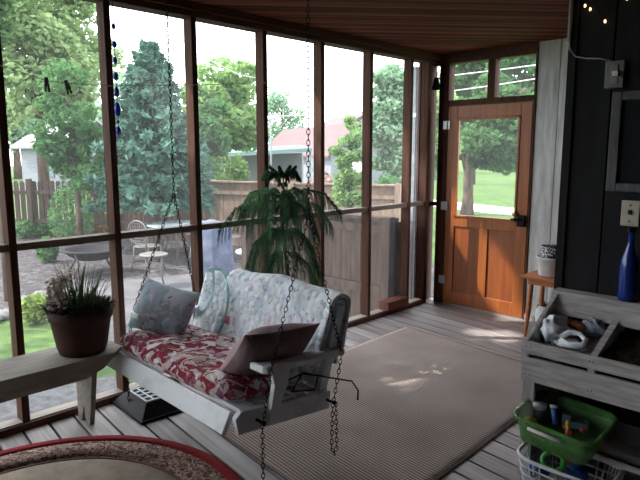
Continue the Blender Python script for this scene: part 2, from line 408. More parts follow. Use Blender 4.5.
# house walls (dark)
hw = MB()
x = XR
while x < XE:
    hw.box(x, min(x + 0.197, XE), YH, YH + 0.02, 0, ZC); x += 0.203
hw.box(XR + .005, XE, YH + 0.01, YH + 0.12, 0, ZC)
struct(hw.build('wall_front', M['darkwall'], bevel=0.003))
struct(MB().box(XR + 0.001, XR + 0.11, YH + 0.12, YD, 0, ZC).build('wall_side', M['darkwall']))
struct(MB().box(XR - 0.012, XR + 0.03, YH - 0.012, YH + 0.03, 0, ZC).build('trim_%d' % ti, M['darkwall'], bevel=0.003)); ti += 1
struct(MB().box(XE, XE + 0.1, YB, YH + 0.1, 0, ZC).build('wall_right', M['darkwall']))
struct(MB().box(0, XE, YB - 0.1, YB, 0, ZC).build('wall_near', M['darkwall']))

# ------------------------------------------------------------------ door
door = bpy.data.objects.new('door_1', None); COL.objects.link(door); door.location = (DX0, YD - 0.012, 0.012); struct(door)
DW = DX1 - DX0; DH = DZ - 0.015
y0, y1 = 0, 0.042
f = MB()
f.box(0, 0.105, y0, y1, 0, DH).box(DW - 0.105, DW, y0, y1, 0, DH)
f.box(0.105, DW - 0.105, y0, y1, DH - 0.115, DH).box(0.105, DW - 0.105, y0, y1, 0.80, 0.895).box(0.105, DW - 0.105, y0, y1, 0, 0.13)
f.box(DW / 2 - 0.045, DW / 2 + 0.045, y0, y1, 0.13, 0.80)
f.build('door_frame', M['door'], door, bevel=0.004)
for x0, x1 in ((0.105, DW / 2 - 0.045), (DW / 2 + 0.045, DW - 0.105)):
    MB().box(x0, x1, 0.014, 0.03, 0.13, 0.80).build('door_panel', M['doorp'], door)
b = MB()
gx0, gx1, gz0, gz1 = 0.105, DW - 0.105, 0.895, DH - 0.115
b.box(gx0, gx0 + 0.022, -0.008, 0.02, gz0, gz1).box(gx1 - 0.022, gx1, -0.008, 0.02, gz0, gz1).box(gx0, gx1, -0.008, 0.02, gz0, gz0 + 0.022).box(gx0, gx1, -0.008, 0.02, gz1 - 0.022, gz1)
b.build('glazing_bead', M['door'], door, bevel=0.003)
MB().box(gx0, gx1, 0.022, 0.025, gz0, gz1).build('pane', M['glass'], door)
h = MB(); h.box(DW - 0.085, DW - 0.012, -0.03, 0.0, 0.86, 0.965); h.tube([(DW - 0.05, -0.03, 0.93), (DW - 0.05, -0.055, 0.93)], 0.008)
h.tube([(DW - 0.05, -0.055, 0.93), (DW - 0.13, -0.06, 0.925)], 0.009)
lkb = h.build('lock_box', M['blackplastic'], door, bevel=0.004)
MB().lathe([(0, 0), (0.024, 0.004), (0.028, 0.014), (0.018, 0.024), (0, 0.03)], 16, mat=Matrix.Translation((DW - 0.115, -0.001, 0.975)) @ Matrix.Rotation(PI / 2, 4, 'X')).build('latch', M['brass'], lkb)
for z in (0.24, 1.0, 1.80):
    q = MB(); q.box(-0.045, -0.004, -0.016, 0.0, z - 0.04, z + 0.04).box(0.002, 0.028, -0.012, 0.0, z - 0.04, z + 0.04).tube([(-0.001, -0.012, z - 0.045), (-0.001, -0.012, z + 0.045)], 0.007)
    q.build('hinge', M['metal'], door, bevel=0.001)
MB().box(0.01, DW - 0.0, 0.0, 0.02, -0.011, -0.002).build('door_sweep', M['metal'], door)

# small iron bell hung by the hinge jamb
b = thing('hanging_bell', 'small dark iron bell hanging high in the corner left of the transom panes', 'bell', (0.10, YD - 0.045, 2.19))
MB().lathe([(0.006, 0.09), (0.02, 0.085), (0.028, 0.05), (0.036, 0.01), (0.048, -0.03), (0.046, -0.03), (0.0, 0.07)], 16).build('bell_body', M['iron'], b)
MB().tube([(0, 0, 0.08), (0, 0.02, 0.14), (0, 0.045, 0.16)], 0.005).tube([(0, 0, 0.06), (0, 0, -0.035)], 0.006).build('bell_hook', M['iron'], b)
# wooden block on the sill
tag(MB().box(0.015, 0.135, 4.34, 4.665, 0.047, 0.132).build('wooden_block', wood('block_wood', (0.10, 0.03, 0.02), (0.19, 0.07, 0.05), 'y', 40, 3), bevel=0.004),
    'short reddish brown timber block lying on the sill near the far corner', 'block')

# ------------------------------------------------------------------ rugs
rg = thing('oval_rug', 'round beige hooked rug with red rim and patterned border in the foreground', 'rug', (1.15, 0.74, 0.0))
def disc(r0, r1, z0, z1, n=72):
    m = MB(); m.lathe([(r0, z0), (r0, z1), (r1, z1), (r1, z0), (r0, z0)] if r0 > 0 else [(0, z0), (r1, z0), (r1, z1), (0, z1)], n); return m
mr = plain('rug_red', (0.20, 0.018, 0.022), 0.95, 0.1, var=0.25, scale=60)
mbd = cloth_print('rug_border_print', (0.34, 0.24, 0.20), [((0.10, 0.035, 0.03), 26, 0.50), ((0.16, 0.12, 0.08), 34, 0.57), ((0.48, 0.38, 0.32), 30, 0.60)], warp=2.0)
mbg = noisy('rug_beige', [(0.3, (0.30, 0.25, 0.20)), (0.7, (0.42, 0.36, 0.29))], (12,) * 3, 6, 0.95, 0.1, 0.5, 150)
disc(0.825, 0.887, 0.001, 0.013).build('rug_rim', mr, rg)
rbd = disc(0.655, 0.825, 0.001, 0.012).build('rug_border', mbd, rg)
disc(0.637, 0.655, 0.001, 0.0125).build('border_line', plain('rug_brown', (0.16, 0.09, 0.07), 0.95, 0.1), rbd)
disc(0, 0.637, 0.001, 0.0115).build('rug_field', mbg, rg)

M['runner'] = striped('ribbed_runner', (0.20, 0.155, 0.14), (0.50, 0.43, 0.395), 16.5, BA)
rn = thing('ribbed_rug', 'large ribbed taupe outdoor rug running to the door', 'rug', (0, 0, 0))
def tp(x, y): return (x, y)
cs = [Vector((0.52, 1.855)), Vector((2.06, 1.69)), Vector((2.00, 3.99)), Vector((0.47, 4.165))]
def quadgrid(c, nu, nv, z, wob=0.0):
    def fn(u, v):
        p = (c[0] * (1 - u) + c[1] * u) * (1 - v) + (c[3] * (1 - u) + c[2] * u) * v
        return (p.x, p.y, z + wob * noise.noise(Vector((p.x * 2, p.y * 2, 0))))
    return fn
MB().grid(quadgrid(cs, 30, 40, 0.0065), 30, 40).build('rug_body', M['runner'], rn, solid=0.009)
q = MB()
for a, b_ in ((0, 1), (1, 2), (2, 3), (3, 0)):
    q.tube([(cs[a].x, cs[a].y, 0.006), (cs[b_].x, cs[b_].y, 0.006)], 0.0062, 6)
q.build('rug_binding', plain('binding', (0.17, 0.135, 0.12), 0.95, 0.1), rn)

# ------------------------------------------------------------------ porch swing
S_ORI = Vector((0.915, 1.505, 0.325))
S = Matrix.Translation(S_ORI) @ Euler((-R(5), 0, -R(2))).to_matrix().to_4x4()
sw = thing('porch_swing', 'white painted wooden porch swing hanging on chains beside the screens', 'swing', matrix=S)
HL = 0.595
for sx in (-1, 1):
    MB().prism([(-0.01, 0.0), (0.55, 0.0), (0.55, 0.09), (0.0, 0.105), (-0.03, 0.075)], sx * HL - 0.014, sx * HL + 0.014, 'x').build('side_rail', M['white'], sw, bevel=0.003)
MB().box(-HL - 0.014, HL - 0.03, -0.015, 0.012, -0.052, 0.052, mat=Matrix.Translation((0.0, -0.035, 0.045)) @ Matrix.Rotation(R(-22), 4, 'X')).build('front_board', M['white'], sw, bevel=0.004)
for k in range(6):
    y = 0.01 + k * 0.083
    MB().box(-HL + 0.016, HL - 0.016, y, y + 0.062, 0.085, 0.104).build('seat_slat', M['white'], sw, bevel=0.003)
for sx in (-1, 1):   # back posts
    MB().prism([(0.47, 0.0), (0.53, 0.0), (0.645, 0.50), (0.60, 0.515)], sx * (HL - 0.035) - 0.02, sx * (HL - 0.035) + 0.02, 'x').build('back_post', M['white'], sw, bevel=0.004)
MB().box(-HL + 0.056, HL - 0.056, 0.60, 0.625, 0.44, 0.51).build('back_rail', M['white'], sw, bevel=0.003)
MB().box(-HL + 0.056, HL - 0.056, 0.50, 0.525, 0.10, 0.16).build('back_rail', M['white'], sw, bevel=0.003)
for k in range(13):
    x = -0.50 + k * 1.0 / 12
    MB().prism([(0.495, 0.10), (0.507, 0.10), (0.605, 0.50), (0.593, 0.50)], x - 0.021, x + 0.021, 'x').build('back_slat', M['white'], sw)
for sx in (-1, 1):   # arm with its curved front post
    out = [(0.085, -0.045), (0.10, -0.062), (0.22, -0.062), (0.34, -0.035), (0.62, -0.035), (0.63, 0.03), (0.34, 0.045), (0.22, 0.062), (0.10, 0.062), (0.085, 0.045)]
    MB().prism([(x * sx + sx * HL * 0.985, y) for y, x in out], 0.262, 0.298).build('arm', M['white'], sw, bevel=0.009)
    pr = [(0.13, 0.02), (0.185, 0.02), (0.20, 0.12), (0.235, 0.20), (0.24, 0.272), (0.13, 0.272), (0.155, 0.20), (0.145, 0.12)]
    MB().prism(pr, sx * HL + sx * 0.016, sx * HL + sx * 0.046, 'x').build('arm_post', M['white'], sw, bevel=0.004)
Si = S.inverted()
def chainset(sx, apex, ceil):
    ap = Si @ Vector(apex); ce = Si @ Vector(ceil)
    xo = sx * (HL + 0.062)
    m = MB()
    m.chain([ce, ap])
    m.chain([ap, (xo, 0.115, 0.29), (xo, 0.085, 0.05)])
    m.chain([ap, (xo, 0.56, 0.29), (xo, 0.525, 0.05)])
    dn = Si.to_3x3() @ Vector((0, 0, -1))
    e = Vector((xo, 0.080, 0.05)); m.chain([e, e + dn * 0.33])
    e = Vector((xo, 0.52, 0.05)); m.chain([e, e + dn * 0.24 + Vector((0, -0.008, 0)), e + dn * 0.27 + Vector((0, 0.012, 0)), e + dn * 0.24 + Vector((0, 0.03, 0)), e + Vector((0, 0.02, 0))])
    chn = m.build('chain', M['iron'], sw)
    h = MB(); cup = -dn
    h.tube([ce, ce + cup * 0.015], 0.004); h.tube([ce + cup * 0.0, ce + cup * 0.045], 0.006)
    h.build('ceiling_hook', M['iron'], chn)
    for yy in (0.085, 0.525):
        MB().tube([(sx * (HL - 0.02), yy, 0.05), (sx * (HL + 0.065), yy, 0.05)], 0.007, 8).ball((sx * (HL + 0.067), yy, 0.05), 0.012, 8).build('eye_bolt', M['iron'], sw)
chainset(1, (1.57, 1.86, 1.27), (1.57, 1.86, 2.455))
chainset(-1, (0.345, 1.925, 1.30), (0.345, 1.925, 2.455))

def puff(w, h, t, nu=26, nv=22, pinch=0.10, seed=0, wob=0.012, n=2.2):
    """a stuffed cushion in the xz plane, w wide, h high, t thick"""
    m = MB()
    for sg in (1, -1):
        def fn(u, v, sg=sg):
            a = 2 * u - 1; b = 2 * v - 1
            x = a * w / 2 * (1 - pinch * (1 - b * b) * abs(a) ** 2); z = b * h / 2 * (1 - pinch * (1 - a * a) * abs(b) ** 2)
            th = ((1 - abs(a) ** n) * (1 - abs(b) ** n))
            th = max(th, 0) ** 0.5
            q = noise.noise(Vector((x * 7 + seed, z * 7, sg * 3.0))) * wob * th
            return (x, sg * (t / 2 * th) + q, z)
        m.grid(fn, nu, nv)
    return m
# seat cushion
M['redfloral'] = cloth_print('red_floral_cloth', (0.24, 0.028, 0.05), [((0.50, 0.42, 0.40), 12, 0.53), ((0.42, 0.33, 0.22), 13, 0.62), ((0.25, 0.10, 0.16), 20, 0.57), ((0.68, 0.66, 0.68), 10, 0.58)], warp=1.2)
def cushion():
    m = MB(); w, d, t = 1.15, 0.52, 0.13
    for sg in (1, -1):
        def fn(u, v, sg=sg):
            a = 2 * u - 1; b = 2 * v - 1
            th = (max(0, 1 - abs(a) ** 8) * max(0, 1 - abs(b) ** 5)) ** 0.5
            x = a * w / 2 * (1 - 0.05 * abs(b) ** 6); y = b * d / 2 * (1 - 0.16 * abs(a) ** 8)
            tuft = 0.010 * math.cos(x * 22) * math.cos(y * 20) + 0.012 * noise.noise(Vector((x * 6, y * 6, 1)))
            z = sg * t / 2 * th + (tuft * th if sg > 0 else 0)
            return (x, y, z)
        m.grid(fn, 60, 30)
    return m
c = thing('seat_cushion', 'red and white floral seat cushion on the swing seat', 'cushion', matrix=S @ Matrix.Translation((-0.01, 0.205, 0.158)))
cushion().build('cushion_body', M['redfloral'], c)
q = MB(); q.tube([(0.585, 0.02, -0.01), (0.60, 0.06, 0.03), (0.605, 0.16, 0.05), (0.61, 0.27, 0.02), (0.665, 0.33, 0.01), (0.725, 0.38, 0.005), (0.765, 0.385, -0.03), (0.775, 0.375, -0.075)], 0.0045, 6)
q.tube([(0.60, 0.16, 0.05), (0.60, 0.10, -0.03), (0.61, 0.24, -0.045), (0.60, 0.27, 0.02)], 0.004, 6)
q.build('cushion_tie', plain('dark_tie', (0.03, 0.02, 0.02), 0.8), c)
# pillows
M['bluefloral'] = cloth_print('blue_floral_cloth', (0.36, 0.43, 0.49), [((0.52, 0.56, 0.62), 7, 0.52), ((0.20, 0.30, 0.31), 14, 0.60), ((0.27, 0.08, 0.13), 13, 0.64), ((0.46, 0.38, 0.42), 15, 0.62)], warp=1.0)
p = thing('throw_pillow', 'pale blue floral pillow propped at the left end of the swing', 'pillow',
          matrix=S @ Matrix.Translation((-0.465, 0.205, 0.325)) @ Euler((R(-22), R(4), R(14))).to_matrix().to_4x4())
puff(0.46, 0.32, 0.16, seed=2).build('pillow_body', M['bluefloral'], p)
M['mauve'] = noisy('mauve_cloth', [(0.3, (0.24, 0.165, 0.178)), (0.7, (0.34, 0.24, 0.255))], (14,) * 3, 4, 0.85, 0.15, 0.4, 30)
p = thing('throw_pillow', 'dusky mauve pillow slumped in the right corner of the swing', 'pillow',
          matrix=S @ Matrix.Translation((0.465, 0.245, 0.300)) @ Matrix.Rotation(R(40), 4, 'Y') @ Matrix.Rotation(PI / 2, 4, 'Z'))
puff(0.46, 0.36, 0.19, seed=5, pinch=0.10, n=2.0).build('pillow_body', M['mauve'], p)
# quilt over the back
def quilt_mat():
    m, nt, b = newmat('patchwork_quilt', 0.9, 0.1); L = nt.links.new; N = nt.nodes.new
    tc = N('ShaderNodeTexCoord'); uv = tc.outputs['Object']
    base = ramp(nt, [(0.35, (0.60, 0.68, 0.75)), (0.6, (0.80, 0.84, 0.88))]); n = N('ShaderNodeTexNoise'); n.inputs['Scale'].default_value = 8; L(uv, n.inputs['Vector']); L(n.outputs['Fac'], base.inputs['Fac'])
    cur = base.outputs['Color']
    def over(fac, c):
        nonlocal cur
        mx = N('ShaderNodeMix'); mx.data_type = 'RGBA'; L(fac, mx.inputs['Factor']); L(cur, mx.inputs['A']); mx.inputs['B'].default_value = (*c, 1); cur = mx.outputs['Result']
    # small sprigs
    for i, (sc, th, c) in enumerate(((34, 0.67, (0.44, 0.49, 0.57)), (24, 0.69, (0.58, 0.50, 0.57)), (21, 0.70, (0.42, 0.53, 0.55)))):
        mp = N('ShaderNodeMapping'); mp.inputs['Location'].default_value = (i * 2.2, i, 0); L(uv, mp.inputs['Vector'])
        n = N('ShaderNodeTexNoise'); n.inputs['Scale'].default_value = sc; n.inputs['Detail'].default_value = 1; L(mp.outputs['Vector'], n.inputs['Vector'])
        r = ramp(nt, [(th - 0.04, (0, 0, 0)), (th, (1, 1, 1))]); L(n.outputs['Fac'], r.inputs['Fac']); over(r.outputs['Color'], c)
    # ring bands (a wedding ring pattern)
    sx = N('ShaderNodeSeparateXYZ'); L(uv, sx.inputs[0])
    for cx, cz, rad, c in ((-0.47, 0.31, 0.24, (0.22, 0.40, 0.36)), (-0.62, 0.40, 0.17, (0.30, 0.46, 0.44)), (0.42, 0.62, 0.30, (0.62, 0.66, 0.66))):
        cb = N('ShaderNodeCombineXYZ'); L(sx.outputs['X'], cb.inputs[0]); L(sx.outputs['Z'], cb.inputs[1])
        ds = N('ShaderNodeVectorMath'); ds.operation = 'DISTANCE'; ds.inputs[1].default_value = (cx, cz, 0); L(cb.outputs[0], ds.inputs[0])
        su = N('ShaderNodeMath'); su.operation = 'SUBTRACT'; su.inputs[1].default_value = rad; L(ds.outputs['Value'], su.inputs[0])
        ab = N('ShaderNodeMath'); ab.operation = 'ABSOLUTE'; L(su.outputs[0], ab.inputs[0])
        lt = N('ShaderNodeMath'); lt.operation = 'LESS_THAN'; lt.inputs[1].default_value = 0.012; L(ab.outputs[0], lt.inputs[0]); over(lt.outputs[0], c)
    # pink patches
    for cx, cz, hx, hz, c in ((-0.205, 0.29, 0.024, 0.022, (0.46, 0.14, 0.20)), (-0.12, 0.17, 0.012, 0.035, (0.40, 0.12, 0.17)), (-0.27, 0.13, 0.02, 0.014, (0.36, 0.10, 0.13)), (0.16, 0.34, 0.02, 0.05, (0.66, 0.58, 0.66)), (0.02, 0.45, 0.05, 0.014, (0.52, 0.60, 0.72))):
        fs = []
        for o_, cc, hh in (('X', cx, hx), ('Z', cz, hz)):
            s_ = N('ShaderNodeMath'); s_.operation = 'SUBTRACT'; s_.inputs[1].default_value = cc; L(sx.outputs[o_], s_.inputs[0])
            a_ = N('ShaderNodeMath'); a_.operation = 'ABSOLUTE'; L(s_.outputs[0], a_.inputs[0])
            l_ = N('ShaderNodeMath'); l_.operation = 'LESS_THAN'; l_.inputs[1].default_value = hh; L(a_.outputs[0], l_.inputs[0]); fs.append(l_)
        mu = N('ShaderNodeMath'); mu.operation = 'MULTIPLY'; L(fs[0].outputs[0], mu.inputs[0]); L(fs[1].outputs[0], mu.inputs[1]); over(mu.outputs[0], c)
    L(cur, b.inputs['Base Color'])
    v = N('ShaderNodeTexVoronoi'); v.inputs['Scale'].default_value = 26; L(uv, v.inputs['Vector'])
    bp = N('ShaderNodeBump'); bp.inputs['Strength'].default_value = 0.7; bp.inputs['Distance'].default_value = 0.012; bp.invert = True
    L(v.outputs['Distance'], bp.inputs['Height']); L(bp.outputs['Normal'], b.inputs['Normal'])
    return m
M['quilt'] = quilt_mat()
ql = thing('patchwork_quilt', 'pale blue and white patchwork quilt draped over the swing back', 'quilt', matrix=S)
def drape(x0, x1, off, zf, zb, zt, seed, slant=0.0, amp=0.010):
    # path: front bottom -> up the reclined back -> over the rail -> down behind
    def fn(u, v):
        x = x0 + (x1 - x0) * u
        zfb = zf + slant * (u - 0.5)
        if v < 0.55:
            t = v / 0.55; z = zfb + (zt - zfb) * t; y = 0.485 + (z - 0.10) * 0.245 - off
        elif v < 0.70:
            t = (v - 0.55) / 0.15; an = PI * t; rr = 0.026 + off
            z = zt + rr * 0.8 * math.sin(an); y = 0.485 + (zt - 0.10) * 0.245 - off + (0.052 + 2 * off) * (1 - math.cos(an)) / 2
        else:
            t = (v - 0.70) / 0.30; z = zt + (zb - zt) * t; y = 0.485 + (zt - 0.10) * 0.245 + 0.052 + off - 0.06 * t * 0.5
        nn = noise.noise(Vector((x * 5 + seed, z * 5, y * 4))) * amp + noise.noise(Vector((x * 14 + seed, z * 14, 3))) * amp * 0.4
        y += nn if v > 0.6 else nn - abs(amp) * 0.4
        z += 0.4 * nn + 0.012 * math.sin(x * 7 + seed) * min(1, v * 2)
        return (x, y, z)
    return MB().grid(fn, 70, 50)
drape(-0.575, 0.57, 0.012, 0.16, 0.22, 0.515, 1).build('lower_layer', M['quilt'], ql, solid=0.016)
drape(-0.31, 0.585, 0.034, 0.13, 0.30, 0.525, 7, 0.10, 0.014).build('folded_layer', M['quilt'], ql, solid=0.02)

# ------------------------------------------------------------------ bench with flower pot
bn = thing('plank_bench', 'weathered plank bench standing along the screens at left', 'bench', (0.26, 0.6, 0.0))
MB().prism([(-0.16, -1.0), (0.16, -1.0), (0.17, 0.86), (0.09, 0.94), (-0.10, 0.94), (-0.16, 0.90)], 0.413, 0.44).build('seat_board', M['bench'], bn, bevel=0.004)
MB().prism([(-0.98, 0.413), (0.86, 0.413), (0.80, 0.36), (0.70, 0.325), (-0.98, 0.325)], 0.135, 0.157, 'x').build('apron', M['bench'], bn, bevel=0.003)
MB().prism([(-0.98, 0.413), (0.88, 0.413), (0.80, 0.36), (0.70, 0.325), (-0.98, 0.325)], -0.15, -0.128, 'x').build('apron', M['bench'], bn, bevel=0.003)
for y in (0.745, -0.75):
    l = MB(); l.prism([(-0.127, 0.413), (0.134, 0.413), (0.10, 0.25), (0.045, 0.0), (-0.0, 0.0), (-0.02, 0.10), (-0.06, 0.0), (-0.105, 0.0), (-0.11, 0.25)], y, y + 0.03, 'y')
    l.build('leg', M['bench'], bn, bevel=0.003)

fp = thing('flower_pot', 'dark terracotta pot of faded white flowers on the plank bench', 'pot', (0.275, 1.345, 0.4405))
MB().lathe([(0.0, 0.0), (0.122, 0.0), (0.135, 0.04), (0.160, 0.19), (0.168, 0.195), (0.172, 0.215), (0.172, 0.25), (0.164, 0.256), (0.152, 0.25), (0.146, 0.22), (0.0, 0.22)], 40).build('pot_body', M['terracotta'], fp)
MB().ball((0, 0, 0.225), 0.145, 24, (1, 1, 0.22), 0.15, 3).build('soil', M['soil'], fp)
rnd = random.Random(11)
def blades(n, r0, spread, h0, h1, wid, rnd, zc=0.22, bend=0.5, seg=4):
    m = MB()
    for i in range(n):
        a = rnd.random() * 2 * PI; r = r0 * math.sqrt(rnd.random()); b = Vector((r * math.cos(a), r * math.sin(a), zc))
        d = Vector((math.cos(a + rnd.uniform(-.6, .6)), math.sin(a + rnd.uniform(-.6, .6)), 0)); h = rnd.uniform(h0, h1); sp = spread * rnd.uniform(0.3, 1)
        side = d.cross(Vector((0, 0, 1))) * wid; vs = []; fs = []
        for k in range(seg + 1):
            t = k / seg; p = b + d * sp * t ** 1.6 + Vector((0, 0, h * (t - bend * t * t * 0.5))); w = (1 - t * 0.9)
            vs += [p - side * w, p + side * w]
        for k in range(seg): fs.append((2 * k, 2 * k + 1, 2 * k + 3, 2 * k + 2))
        m.add(vs, fs, True)
    return m
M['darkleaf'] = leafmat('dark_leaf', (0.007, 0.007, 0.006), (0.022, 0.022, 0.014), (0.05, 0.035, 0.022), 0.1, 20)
M['grassy'] = leafmat('dull_green_leaf', (0.02, 0.035, 0.02), (0.07, 0.11, 0.05), None, 0.25, 12)
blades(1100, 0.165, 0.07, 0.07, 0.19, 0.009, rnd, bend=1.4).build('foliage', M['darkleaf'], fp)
stm = blades(150, 0.11, 0.17, 0.18, 0.38, 0.004, rnd, bend=0.4).build('stems', M['grassy'], fp)
M['petal'] = leafmat('faded_petal', (0.50, 0.40, 0.36), (0.80, 0.74, 0.70), None, 0.3, 30)
pm = MB()
for i in range(46):
    a = rnd.uniform(-2.7, -1.1); r = rnd.uniform(0.06, 0.15); c0 = Vector((r * math.cos(a), r * math.sin(a), rnd.uniform(0.31, 0.50) - r * 0.4))
    for k in range(6):
        an = k * PI / 3; dd = Vector((math.cos(an), math.sin(an), rnd.uniform(-.3, .6))) * 0.03; sd_ = Vector((-math.sin(an), math.cos(an), 0)) * 0.015
        pm.add([c0, c0 + dd * .6 + sd_, c0 + dd, c0 + dd * .6 - sd_], [(0, 1, 2, 3)])
for i in range(70):
    a = rnd.uniform(-2.7, -1.0); q_ = rnd.uniform(0.09, 0.165); pm.ball((q_ * math.cos(a), q_ * math.sin(a), rnd.uniform(0.27, 0.47) - q_ * 0.3), rnd.uniform(0.009, 0.016), 8, (1, 1, 0.8), 0.4, i)
pm.build('blossoms', M['petal'], stm)

# ------------------------------------------------------------------ black base with pale lattice top
ub = thing('umbrella_base', 'square black plastic base with pale lattice top on the deck under the swing', 'base', (0.315, 1.715, 0.0), (0, 0, R(-3)))
ub.scale = (1.12, 1.12, 1.0)
b = MB(); b.box(-0.185, 0.185, -0.135, 0.135, 0, 0.018)
b.add([(-.175, -.125, .018), (.175, -.125, .018), (.175, .125, .018), (-.175, .125, .018), (-.115, -.07, .085), (.115, -.07, .085), (.115, .07, .085), (-.115, .07, .085)],
      [(0, 1, 5, 4), (1, 2, 6, 5), (2, 3, 7, 6), (3, 0, 4, 7), (4, 5, 6, 7)])
b.build('base_body', M['blackplastic'], ub, bevel=0.004)
g = MB()
for k in range(5): x = -0.10 + k * 0.05; g.box(x - .006, x + .006, -0.062, 0.062, .0855, .091)
for k in range(4): y = -0.06 + k * 0.04; g.box(-.106, .106, y - .005, y + .005, .0855, .0915)
g.build('lattice', M['lattice'], ub)

# ------------------------------------------------------------------ norfolk pine in a pot behind the swing
np_ = thing('potted_pine', 'drooping dark green pine houseplant in a pot behind the swing', 'plant', (0.46, 2.74, 0.0))
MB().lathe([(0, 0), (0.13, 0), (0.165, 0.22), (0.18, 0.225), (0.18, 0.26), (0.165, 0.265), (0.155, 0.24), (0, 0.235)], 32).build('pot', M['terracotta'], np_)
M['pine'] = leafmat('houseplant_needles', (0.020, 0.055, 0.030), (0.07, 0.15, 0.08), None, 0.25, 10)
MB().tube([(0, 0, 0.22), (0.01, 0.02, 0.5), (-0.01, 0.0, 0.8), (-0.035, -0.01, 1.05), (-0.02, -0.01, 1.25), (-0.03, 0.0, 1.42)], [0.02, 0.017, 0.014, 0.011, 0.008, 0.003], 8).build('trunk', M['bark'], np_)
def frond(path, drop, rnd, n=16, nw=0.011):
    """a branch: a stalk with needle-covered twigs hanging from both sides"""
    m = MB(); P = [Vector(p) for p in path]
    def pt(t):
        s = t * (len(P) - 1); i = min(int(s), len(P) - 2); return P[i].lerp(P[i + 1], s - i)
    m.tube([pt(k / 8) for k in range(9)], [0.006 * (1 - k / 10) for k in range(9)], 5)
    def twig(a, b, c):
        # twig as a bundle of needles along a quadratic path
        L = 12
        for k in range(L):
            t = k / L; p = a * (1 - t) ** 2 + b * 2 * t * (1 - t) + c * t * t; t2 = t + 0.16
            p2 = a * (1 - t2) ** 2 + b * 2 * t2 * (1 - t2) + c * t2 * t2; ax = (p2 - p)
            o = ax.orthogonal().normalized(); o2 = ax.normalized().cross(o)
            for e in range(4):
                an = e * PI / 2 + k; w = (o * math.cos(an) + o2 * math.sin(an)) * nw * (1.1 - 0.5 * t)
                s_ = ax.normalized() * 0.004
                m.add([p - s_, p + s_ * 2 + w * .25, p + ax * 1.1 + w, p + ax * .4 + w * 0.7], [(0, 1, 2, 3)])
    for k in range(n):
        t = 0.12 + 0.88 * k / n; p = pt(t); ax = (pt(min(1, t + .05)) - pt(t - .05)).normalized(); sd_ = ax.cross(Vector((0, 0, 1))).normalized()
        for sg in (-1, 1):
            ln = drop * (0.55 + 0.45 * math.sin(PI * min(1, t * 1.1))) * rnd.uniform(0.75, 1.1)
            q = p + sd_ * sg * ln * 0.28 + ax * ln * 0.25; c = q + Vector((0, 0, -ln * 0.95)) + sd_ * sg * ln * rnd.uniform(-0.05, .15) + ax * ln * 0.1
            twig(p, q, c)
    return m
rnd = random.Random(4)
tiers = [(1.16, 6, 0.47, 0.16, 0.06, 0.20, 0.0), (1.23, 6, 0.42, 0.10, 0.07, 0.15, 0.6), (1.00, 6, 0.34, 0.30, 0.02, 0.24, 0.3), (0.86, 3, 0.25, 0.26, -0.02, 0.20, 0.9), (1.30, 4, 0.20, -0.06, 0.10, 0.05, 0.2), (1.38, 4, 0.12, -0.08, 0.03, 0.03, 0.5)]
for z, n, rad, fall, rise, drop, ph in tiers:
    for k in range(n):
        a = ph + k * 2 * PI / n + rnd.uniform(-.25, .25); rr = rad * rnd.uniform(0.8, 1.1)
        if math.cos(a) < -0.3: rr = min(rr, 0.30 / -math.cos(a))
        d = Vector((math.cos(a), math.sin(a), 0)); o = Vector((-0.025, -0.01, z))
        frond([o, o + d * rr * 0.35 + Vector((0, 0, rise)), o + d * rr * 0.7 + Vector((0, 0, rise - fall * 0.3)), o + d * rr + Vector((0, 0, -fall))], drop, rnd, 13 if drop > .1 else 8).build('branch', M['pine'], np_)

# ------------------------------------------------------------------ slatted produce stand at right
KX0, KX1, KY0, KY1 = 2.287, 3.42, 2.56, 2.955
st = thing('produce_stand', 'weathered grey wooden bin stand against the dark house wall', 'stand', (KX0, KY0, 0))
w = KX1 - KX0; dp = KY1 - KY0
for x in (0.0, w - 0.058):
    MB().box(x, x + 0.058, 0.022, 0.045, 0, 0.60).build('post', M['greywoodz'], st, bevel=0.002)
    MB().box(x, x + 0.03, dp - 0.06, dp - 0.0, 0, 0.80).build('post', M['greywoodz'], st, bevel=0.002)
for x in (0.004, w - 0.024):   # sloped bin ends
    MB().prism([(0.0, 0.60), (dp, 0.66), (dp, 0.855), (dp - 0.06, 0.855), (0.0, 0.676)], x, x + 0.02, 'x').build('bin_side', M['greywood'], st, bevel=0.002)
MB().prism([(0.0, 0.60), (dp, 0.66), (dp, 0.80), (dp - 0.06, 0.80), (0.0, 0.666)], 0.298, 0.328, 'x').build('divider', M['greywood'], st, bevel=0.002)
MB().prism([(0.0, 0.60), (dp, 0.66), (dp, 0.80), (dp - 0.06, 0.80), (0.0, 0.666)], 0.700, 0.725, 'x').build('divider', M['greywood'], st, bevel=0.002)
MB().box(-0.004, w, -0.002, 0.018, 0.619, 0.677).build('front_board', M['greywood'], st, bevel=0.002)
MB().box(-0.002, w, 0.0, 0.020, 0.487, 0.602).build('front_board', M['greywood'], st, bevel=0.002)
MB().prism([(0.02, 0.622), (dp, 0.700), (dp, 0.710), (0.02, 0.634)], 0.024, w - 0.024, 'x').build('bin_floor', M['greywood'], st)
MB().prism([(dp - 0.125, 0.760), (dp - 0.113, 0.752), (dp - 0.055, 0.838), (dp - 0.068, 0.848)], -0.012, w, 'x').build('back_board', M['greywood'], st, bevel=0.002)
MB().box(-0.012, w, dp - 0.07, dp + 0.012, 0.846, 0.862).build('top_ledge', M['greywood'], st, bevel=0.002)
MB().box(0.0, w, 0.02, dp, 0.232, 0.247).build('shelf', M['greywood'], st, bevel=0.002)
MB().box(0.058, w - .058, 0.02, 0.035, 0.205, 0.247).build('shelf_edge', M['greywood'], st, bevel=0.002)
MB().box(0.0, 0.006, 0.045, dp - 0.06, 0.0, 0.60).build('side_panel', M['greywoodz'], st)
